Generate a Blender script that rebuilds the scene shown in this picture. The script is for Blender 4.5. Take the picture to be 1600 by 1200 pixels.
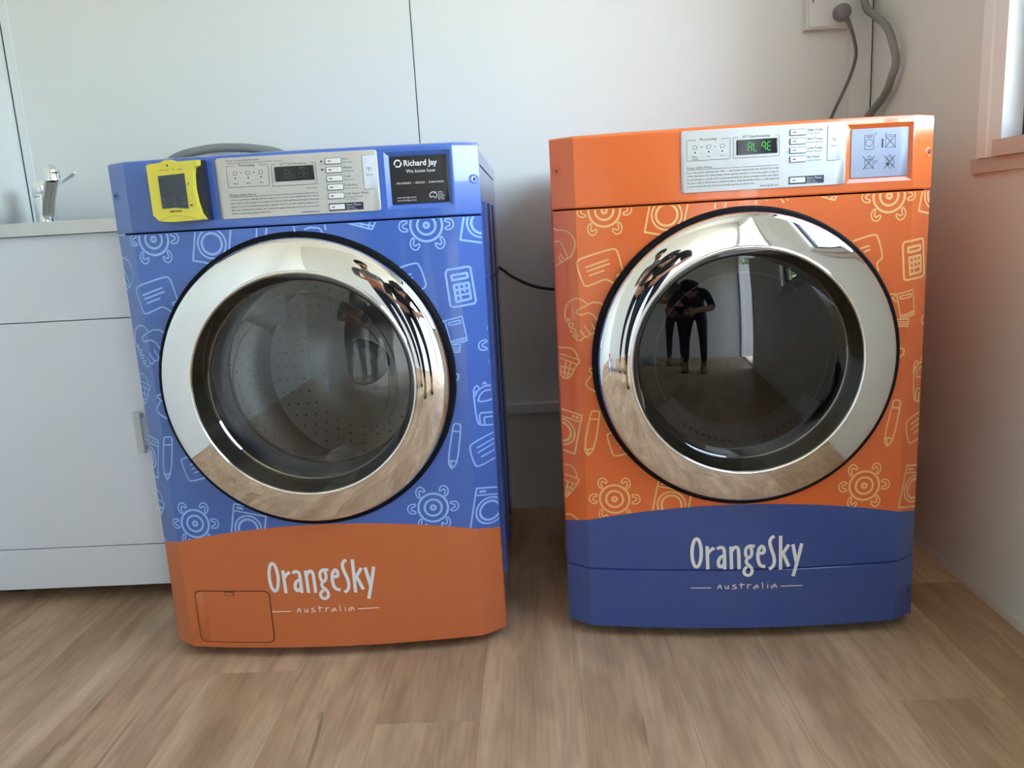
import bpy, bmesh, math, random
from mathutils import Vector, Matrix
PI = math.pi
for o in list(bpy.data.objects): bpy.data.objects.remove(o)
SC = bpy.context.scene
COL = SC.collection

# ------------------------------------------------------------------ camera
cd = bpy.data.cameras.new('camera'); cam = bpy.data.objects.new('camera', cd); COL.objects.link(cam)
cd.sensor_width = 36.0; cd.lens = 1243.79 / 1600 * 36.0; cd.clip_start = 0.01; cd.clip_end = 200
_r = Vector((0.99828, 0.02058, -0.05484)); _u = Vector((0.04966, 0.19913, 0.97871)); _f = Vector((-0.03106, 0.97976, -0.19777))
cam.matrix_world = Matrix(((_r.x, _u.x, -_f.x, 0.06412), (_r.y, _u.y, -_f.y, -1.50309), (_r.z, _u.z, -_f.z, 0.83498), (0, 0, 0, 1)))
SC.camera = cam

# ------------------------------------------------------------------ sky, sun, exposure
w = bpy.data.worlds.new('world'); SC.world = w; w.use_nodes = True
nt = w.node_tree; nt.nodes.clear()
sky = nt.nodes.new('ShaderNodeTexSky'); sky.sky_type = 'NISHITA'; sky.sun_disc = False
sky.sun_elevation = math.radians(52); sky.sun_rotation = math.radians(300); sky.dust_density = 3.0; sky.ozone_density = 0.6
hsv = nt.nodes.new('ShaderNodeHueSaturation'); hsv.inputs['Saturation'].default_value = 0.8
bg = nt.nodes.new('ShaderNodeBackground'); bg.inputs['Strength'].default_value = 4.0
wo = nt.nodes.new('ShaderNodeOutputWorld')
nt.links.new(sky.outputs[0], hsv.inputs['Color']); nt.links.new(hsv.outputs[0], bg.inputs['Color']); nt.links.new(bg.outputs[0], wo.inputs['Surface'])
sd = bpy.data.lights.new('sun', 'SUN'); sd.energy = 6.0; sd.angle = 0.01; sd.color = (1, 0.95, 0.88)
so = bpy.data.objects.new('sun', sd); COL.objects.link(so)
so.rotation_euler = Vector((0.45, -0.42, -1.0)).to_track_quat('-Z', 'Y').to_euler(); so.location = (-4, 4, 8)
def portal(name, loc, direction, sx, sy):
    l = bpy.data.lights.new(name, 'AREA'); l.shape = 'RECTANGLE'; l.size = sx; l.size_y = sy; l.cycles.is_portal = True
    o = bpy.data.objects.new(name, l); COL.objects.link(o); o.location = loc
    o.rotation_euler = Vector(direction).to_track_quat('-Z', 'Y').to_euler()
portal('window_portal', (1.06, -0.545, 1.46), (-1, 0, 0), 1.3, 1.1)
portal('door_portal', (1.09, -3.02, 1.03), (-1, 0, 0), 1.16, 2.06)
SC.view_settings.view_transform = 'Standard'; SC.view_settings.look = 'None'
SC.view_settings.gamma = 1.0; SC.view_settings.use_curve_mapping = False
SC.view_settings.exposure = 0.37
SC.cycles.max_bounces = 12; SC.cycles.diffuse_bounces = 6; SC.cycles.glossy_bounces = 6; SC.cycles.transparent_max_bounces = 12
SC.cycles.caustics_reflective = False; SC.cycles.caustics_refractive = False; SC.cycles.sample_clamp_indirect = 8.0

# ------------------------------------------------------------------ helpers
def lin(r, g, b):
    f = lambda c: (c / 255 / 12.92) if c / 255 <= 0.04045 else ((c / 255 + 0.055) / 1.055) ** 2.4
    return (f(r), f(g), f(b), 1)
def mat(name, col, rough=0.5, metal=0.0, spec=0.5, coat=0.0, emit=None, es=0.0, bump=0.0, bscale=200, var=0.0, vscale=6):
    m = bpy.data.materials.new(name); m.use_nodes = True; n = m.node_tree; p = n.nodes['Principled BSDF']
    p.inputs['Base Color'].default_value = col; p.inputs['Roughness'].default_value = rough; p.inputs['Metallic'].default_value = metal
    p.inputs['Specular IOR Level'].default_value = spec; p.inputs['Coat Weight'].default_value = coat; p.inputs['Coat Roughness'].default_value = 0.03
    if emit: p.inputs['Emission Color'].default_value = emit; p.inputs['Emission Strength'].default_value = es
    if bump or var:
        tc = n.nodes.new('ShaderNodeTexCoord')
    if bump:
        no = n.nodes.new('ShaderNodeTexNoise'); no.inputs['Scale'].default_value = bscale; no.inputs['Detail'].default_value = 3
        b = n.nodes.new('ShaderNodeBump'); b.inputs['Strength'].default_value = bump; b.inputs['Distance'].default_value = 0.001
        n.links.new(tc.outputs['Object'], no.inputs['Vector']); n.links.new(no.outputs['Fac'], b.inputs['Height']); n.links.new(b.outputs[0], p.inputs['Normal'])
    if var:
        no = n.nodes.new('ShaderNodeTexNoise'); no.inputs['Scale'].default_value = vscale; no.inputs['Detail'].default_value = 4
        hs = n.nodes.new('ShaderNodeHueSaturation'); hs.inputs['Color'].default_value = col
        mr = n.nodes.new('ShaderNodeMapRange'); mr.inputs['To Min'].default_value = 1 - var; mr.inputs['To Max'].default_value = 1 + var
        n.links.new(tc.outputs['Object'], no.inputs['Vector']); n.links.new(no.outputs['Fac'], mr.inputs['Value']); n.links.new(mr.outputs[0], hs.inputs['Value']); n.links.new(hs.outputs[0], p.inputs['Base Color'])
    return m
def glass_mat(name, tint, refl=1.0, ior=1.5):
    m = bpy.data.materials.new(name); m.use_nodes = True; n = m.node_tree; n.nodes.clear()
    out = n.nodes.new('ShaderNodeOutputMaterial'); mx = n.nodes.new('ShaderNodeMixShader'); tr = n.nodes.new('ShaderNodeBsdfTransparent'); gl = n.nodes.new('ShaderNodeBsdfGlossy')
    fr = n.nodes.new('ShaderNodeFresnel'); ge = n.nodes.new('ShaderNodeNewGeometry'); ml = n.nodes.new('ShaderNodeMath'); ml.operation = 'MULTIPLY_ADD'
    ml.inputs[1].default_value = 1 / ior - ior; ml.inputs[2].default_value = ior      # same Fresnel curve on entering and leaving the straight-through pane
    n.links.new(ge.outputs['Backfacing'], ml.inputs[0]); n.links.new(ml.outputs[0], fr.inputs['IOR'])
    tr.inputs['Color'].default_value = tint; gl.inputs['Roughness'].default_value = 0.0; gl.inputs['Color'].default_value = (refl, refl, refl, 1)
    n.links.new(fr.outputs[0], mx.inputs[0]); n.links.new(tr.outputs[0], mx.inputs[1]); n.links.new(gl.outputs[0], mx.inputs[2]); n.links.new(mx.outputs[0], out.inputs['Surface'])
    return m
def link(name, me, m=None, parent=None, smooth=False, ang=38):
    o = bpy.data.objects.new(name, me); COL.objects.link(o)
    for k in (m if isinstance(m, (list, tuple)) else [m] if m else []): me.materials.append(k)
    if parent: o.parent = parent
    if smooth:
        for p in me.polygons: p.use_smooth = True
        me.set_sharp_from_angle(angle=math.radians(ang))
    return o
def obj(name, bm, m=None, parent=None, smooth=False, bevel=0.0, seg=2, ang=38, recalc=True):
    if bevel:
        bmesh.ops.bevel(bm, geom=[e for e in bm.edges if len(e.link_faces) == 2 and e.calc_face_angle(0) > 0.6], offset=bevel, segments=seg, profile=0.6, affect='EDGES', clamp_overlap=True)
        smooth = True
    if recalc: bmesh.ops.recalc_face_normals(bm, faces=bm.faces)
    me = bpy.data.meshes.new(name); bm.to_mesh(me); bm.free()
    return link(name, me, m, parent, smooth, ang)
def tag(o, label=None, cat=None, group=None, kind=None):
    if label: o['label'] = label
    if cat: o['category'] = cat
    if group: o['group'] = group
    if kind: o['kind'] = kind
    return o
def empty(name, loc, rz=0.0):
    o = bpy.data.objects.new(name, None); COL.objects.link(o); o.location = loc; o.rotation_euler = (0, 0, rz); o.empty_display_size = 0.1
    return o
def box(bm, x0, x1, y0, y1, z0, z1):
    v = [bm.verts.new(p) for p in ((x0, y0, z0), (x1, y0, z0), (x1, y1, z0), (x0, y1, z0), (x0, y0, z1), (x1, y0, z1), (x1, y1, z1), (x0, y1, z1))]
    for f in ((3, 2, 1, 0), (4, 5, 6, 7), (0, 1, 5, 4), (1, 2, 6, 5), (2, 3, 7, 6), (3, 0, 4, 7)): bm.faces.new([v[i] for i in f])
    return v
def boxo(name, b, m, parent=None, bevel=0.0, seg=2):
    bm = bmesh.new(); box(bm, *b); return obj(name, bm, m, parent, bevel=bevel, seg=seg)
def lathe_y(bm, prof, cx=0.0, cz=0.0, n=96, close=False):
    """revolve (radius, y) pairs about a y axis through (cx, cz)"""
    rings = []
    for r, y in prof:
        if r < 1e-6: rings.append([bm.verts.new((cx, y, cz))])
        else: rings.append([bm.verts.new((cx + r * math.cos(2 * PI * k / n), y, cz + r * math.sin(2 * PI * k / n))) for k in range(n)])
    if close: rings.append(rings[0])
    for A, B in zip(rings, rings[1:]):
        for k in range(n):
            j = (k + 1) % n
            if len(A) == 1 and len(B) == 1: continue
            if len(A) == 1: bm.faces.new((A[0], B[k], B[j]))
            elif len(B) == 1: bm.faces.new((A[k], A[j], B[0]))
            else: bm.faces.new((A[k], A[j], B[j], B[k]))
def lathe_z(bm, prof, cx=0.0, cy=0.0, n=32):
    rings = []
    for r, z in prof:
        if r < 1e-6: rings.append([bm.verts.new((cx, cy, z))])
        else: rings.append([bm.verts.new((cx + r * math.cos(2 * PI * k / n), cy + r * math.sin(2 * PI * k / n), z)) for k in range(n)])
    for A, B in zip(rings, rings[1:]):
        for k in range(n):
            j = (k + 1) % n
            if len(A) == 1: bm.faces.new((A[0], B[k], B[j]))
            elif len(B) == 1: bm.faces.new((A[k], A[j], B[0]))
            else: bm.faces.new((A[k], A[j], B[j], B[k]))
def spline(pts, per=8):
    P = [Vector(p) for p in pts]; out = []
    for i in range(len(P) - 1):
        p0 = P[max(i - 1, 0)]; p1 = P[i]; p2 = P[i + 1]; p3 = P[min(i + 2, len(P) - 1)]
        for k in range(per):
            t = k / per
            out.append(0.5 * ((2 * p1) + (p2 - p0) * t + (2 * p0 - 5 * p1 + 4 * p2 - p3) * t * t + (3 * p1 - p0 - 3 * p2 + p3) * t ** 3))
    out.append(P[-1]); return out
def tube(bm, pts, rad, n=12, cap=True):
    P = [Vector(p) for p in pts]; rings = []; up = None
    R = rad if isinstance(rad, (list, tuple)) else [rad] * len(P)
    for i, p in enumerate(P):
        d = (P[min(i + 1, len(P) - 1)] - P[max(i - 1, 0)]).normalized()
        if up is None: up = d.orthogonal().normalized()
        up = (up - d * up.dot(d)).normalized(); s = d.cross(up)
        rings.append([bm.verts.new(p + (up * math.cos(2 * PI * k / n) + s * math.sin(2 * PI * k / n)) * R[i]) for k in range(n)])
    for A, B in zip(rings, rings[1:]):
        for k in range(n): bm.faces.new((A[k], A[(k + 1) % n], B[(k + 1) % n], B[k]))
    if cap: bm.faces.new(rings[0][::-1]); bm.faces.new(rings[-1])
def tubeo(name, pts, rad, m, parent=None, n=12, per=8):
    bm = bmesh.new(); tube(bm, spline(pts, per) if per else pts, rad, n); return obj(name, bm, m, parent, smooth=True)

# ------------------------------------------------------------------ materials
M = {}
M['wall'] = mat('wall_panel_offwhite', lin(222, 225, 221), 0.45, bump=0.05, bscale=90)
M['wallback'] = mat('wall_joint_grey', lin(95, 97, 96), 0.8)
M['trim'] = mat('trim_white', lin(224, 229, 229), 0.4, bump=0.03)
M['ceil'] = mat('ceiling_white', lin(240, 241, 239), 0.6, bump=0.05)
M['seal'] = mat('dark_joint', lin(48, 50, 48), 0.7)
M['caulk'] = mat('pale_sealant', lin(196, 186, 176), 0.7, bump=0.6, bscale=60, var=0.15, vscale=30)
M['winwhite'] = mat('window_frame_white', lin(240, 243, 244), 0.3, bump=0.02)
M['winbeige'] = mat('window_sill_beige', lin(206, 196, 190), 0.4, bump=0.02)
M['windark'] = mat('window_gasket_dark', lin(28, 32, 52), 0.4)
M['winglass'] = glass_mat('window_glass', (0.96, 0.98, 0.97, 1))
M['blue'] = mat('blue_paint', lin(70, 105, 182), 0.2, coat=0.6, bump=0.015, bscale=500)
M['orange'] = mat('orange_paint', lin(226, 108, 50), 0.22, coat=0.6, bump=0.015, bscale=500)
M['printblue'] = mat('light_blue_print', lin(150, 186, 240), 0.3)
M['printorange'] = mat('pale_orange_print', lin(242, 186, 118), 0.3)
M['white'] = mat('white_print', lin(232, 232, 230), 0.35)
M['thinwhite'] = mat('cream_print', lin(244, 228, 214), 0.35)
M['ink'] = mat('black_print', lin(38, 38, 40), 0.5)
M['inkgrey'] = mat('grey_print', lin(92, 94, 98), 0.5)
M['silver'] = mat('silver_fascia', lin(196, 194, 186), 0.42, metal=0.25, bump=0.03, bscale=700)
M['button'] = mat('pale_button', lin(222, 221, 216), 0.35, bump=0.02)
M['buttonrim'] = mat('dark_button_rim', lin(70, 70, 74), 0.5)
M['lcd'] = mat('display_black', lin(26, 28, 30), 0.12)
M['lcdseg'] = mat('unlit_segments', lin(74, 78, 76), 0.4)
M['green'] = mat('green_segments', (0.05, 0.4, 0.03, 1), 0.4, emit=(0.3, 1.0, 0.16, 1), es=0.06)
M['navy'] = mat('navy_print', lin(34, 36, 56), 0.4)
M['blackplate'] = mat('black_plate', lin(40, 37, 36), 0.3, spec=0.4)
M['greyplate'] = mat('grey_instruction_plate', lin(150, 154, 168), 0.4)
M['chrome'] = mat('mirror_chrome', (0.86, 0.86, 0.85, 1), 0.015, metal=1.0)
M['chromerim'] = mat('polished_rim', (0.9, 0.9, 0.88, 1), 0.08, metal=1.0)
M['black'] = mat('black_rubber', lin(10, 10, 12), 0.7, spec=0.2)
M['bezel'] = mat('dark_smoked_bezel', (0.34, 0.325, 0.30, 1), 0.04, metal=1.0)
M['rubber'] = mat('grey_door_gasket', lin(70, 72, 74), 0.5)
M['steel'] = mat('drum_steel', (0.40, 0.40, 0.385, 1), 0.28, metal=1.0, bump=0.05, bscale=300)
M['steellight'] = mat('lifter_pale', lin(238, 238, 234), 0.35)
M['drumdark'] = mat('dryer_drum_grey', lin(92, 92, 92), 0.45, metal=0.3)
M['hole'] = mat('dark_hole', lin(14, 14, 14), 0.8)
M['lint'] = mat('lint_filter_grey', lin(172, 174, 172), 0.5)
M['glassw'] = glass_mat('smoked_door_glass', (0.90, 0.91, 0.92, 1), 0.95, 1.55)
M['glassd'] = glass_mat('dark_door_glass', (0.45, 0.45, 0.45, 1), 0.95, 1.65)
M['yellow'] = mat('yellow_plastic', lin(214, 202, 72), 0.28, bump=0.02)
M['tdark'] = mat('terminal_navy', lin(24, 28, 48), 0.4)
M['tscreen'] = mat('terminal_screen', lin(52, 60, 66), 0.1)
M['stainless'] = mat('brushed_stainless', (0.62, 0.6, 0.57, 1), 0.32, metal=1.0, bump=0.04, bscale=260)
M['cab'] = mat('cabinet_white', lin(228, 233, 238), 0.4, bump=0.02)
M['handle'] = mat('handle_pale', lin(206, 208, 206), 0.35)
M['tapdark'] = mat('tap_chrome', (0.55, 0.54, 0.53, 1), 0.12, metal=1.0)
M['socket'] = mat('socket_white', lin(216, 218, 214), 0.4, bump=0.02)
M['plug'] = mat('grey_plug', lin(118, 119, 124), 0.5)
M['cable'] = mat('grey_cable', lin(98, 101, 102), 0.5)
M['hose'] = mat('grey_hose', lin(132, 134, 132), 0.5)
M['dark'] = mat('dark_cable', lin(30, 30, 30), 0.5)
M['foot'] = mat('rubber_foot', lin(24, 24, 24), 0.7)

def two_tone(name, top, bottom):
    """paint that changes colour along the printed wave"""
    m = mat(name, (1, 1, 1, 1), 0.2, coat=0.6, bump=0.015, bscale=500); n = m.node_tree; p = n.nodes['Principled BSDF']
    tc = n.nodes.new('ShaderNodeTexCoord'); s = n.nodes.new('ShaderNodeSeparateXYZ'); n.links.new(tc.outputs['Object'], s.inputs[0])
    sq = n.nodes.new('ShaderNodeMath'); sq.operation = 'MULTIPLY'; n.links.new(s.outputs['X'], sq.inputs[0]); n.links.new(s.outputs['X'], sq.inputs[1])
    k = n.nodes.new('ShaderNodeMath'); k.operation = 'MULTIPLY_ADD'; n.links.new(sq.outputs[0], k.inputs[0]); k.inputs[1].default_value = ARCK; n.links.new(s.outputs['Z'], k.inputs[2])
    g = n.nodes.new('ShaderNodeMath'); g.operation = 'GREATER_THAN'; n.links.new(k.outputs[0], g.inputs[0]); g.inputs[1].default_value = ARC0
    mx = n.nodes.new('ShaderNodeMix'); mx.data_type = 'RGBA'; n.links.new(g.outputs[0], mx.inputs['Factor']); mx.inputs['A'].default_value = bottom; mx.inputs['B'].default_value = top
    n.links.new(mx.outputs['Result'], p.inputs['Base Color'])
    return m
ARC0, ARCK = 0.2825, 0.36
def arc_z(x): return ARC0 - ARCK * x * x
BLUE_T = lin(70, 105, 182); ORANGE_B = lin(200, 108, 60); ORANGE_T = lin(226, 108, 50); BLUE_B = lin(54, 80, 146)
M['wash_front'] = two_tone('washer_front_paint', BLUE_T, ORANGE_B)
M['dry_front'] = two_tone('dryer_front_paint', ORANGE_T, BLUE_B)

def plank_mat():
    m = bpy.data.materials.new('oak_vinyl_plank'); m.use_nodes = True; n = m.node_tree; p = n.nodes['Principled BSDF']; L = n.links.new
    tc = n.nodes.new('ShaderNodeTexCoord'); oi = n.nodes.new('ShaderNodeObjectInfo')
    off = n.nodes.new('ShaderNodeVectorMath'); off.operation = 'SCALE'; off.inputs['Scale'].default_value = 37.0
    cb = n.nodes.new('ShaderNodeCombineXYZ'); L(oi.outputs['Random'], cb.inputs[0]); L(oi.outputs['Random'], cb.inputs[1]); L(oi.outputs['Random'], cb.inputs[2]); L(cb.outputs[0], off.inputs[0])
    ad = n.nodes.new('ShaderNodeVectorMath'); L(tc.outputs['Object'], ad.inputs[0]); L(off.outputs[0], ad.inputs[1])
    def noise(sc, scale, detail, dist=0.0):
        mp = n.nodes.new('ShaderNodeMapping'); mp.inputs['Scale'].default_value = sc; L(ad.outputs[0], mp.inputs[0])
        no = n.nodes.new('ShaderNodeTexNoise'); no.inputs['Scale'].default_value = scale; no.inputs['Detail'].default_value = detail; no.inputs['Distortion'].default_value = dist
        L(mp.outputs[0], no.inputs['Vector']); return no
    broad = noise((1.0, 0.16, 1), 9, 3, 0.6); grain = noise((1, 0.05, 1), 150, 5, 0.4); streak = noise((1, 0.085, 1), 17, 3, 1.8)
    mp = n.nodes.new('ShaderNodeMapping'); mp.inputs['Scale'].default_value = (1, 0.22, 1); L(ad.outputs[0], mp.inputs[0])
    wv = n.nodes.new('ShaderNodeTexWave'); wv.wave_type = 'RINGS'; wv.inputs['Scale'].default_value = 16; wv.inputs['Distortion'].default_value = 9; wv.inputs['Detail'].default_value = 2; wv.inputs['Detail Scale'].default_value = 1.2; L(mp.outputs[0], wv.inputs['Vector'])
    r1 = n.nodes.new('ShaderNodeValToRGB'); e = r1.color_ramp.elements; e[0].position = 0.3; e[0].color = lin(164, 132, 101); e[1].position = 0.72; e[1].color = lin(205, 175, 142); L(broad.outputs['Fac'], r1.inputs[0])
    def mul(a, fac_socket, lo, hi, f0, f1):
        mr = n.nodes.new('ShaderNodeMapRange'); L(fac_socket, mr.inputs['Value']); mr.inputs['From Min'].default_value = f0; mr.inputs['From Max'].default_value = f1; mr.inputs['To Min'].default_value = lo; mr.inputs['To Max'].default_value = hi
        hs = n.nodes.new('ShaderNodeHueSaturation'); L(a, hs.inputs['Color']); L(mr.outputs[0], hs.inputs['Value']); return hs.outputs[0]
    c = mul(r1.outputs[0], grain.outputs['Fac'], 0.87, 1.10, 0.3, 0.7)
    c = mul(c, wv.outputs['Fac'], 0.92, 1.05, 0.0, 1.0)
    c = mul(c, streak.outputs['Fac'], 0.6, 1.0, 0.275, 0.325)
    c = mul(c, oi.outputs['Random'], 0.93, 1.05, 0.0, 1.0)
    L(c, p.inputs['Base Color']); p.inputs['Roughness'].default_value = 0.5; p.inputs['Specular IOR Level'].default_value = 0.28
    b = n.nodes.new('ShaderNodeBump'); b.inputs['Strength'].default_value = 0.12; b.inputs['Distance'].default_value = 0.001; L(grain.outputs['Fac'], b.inputs['Height']); L(b.outputs[0], p.inputs['Normal'])
    return m
M['plank'] = plank_mat()
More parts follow.
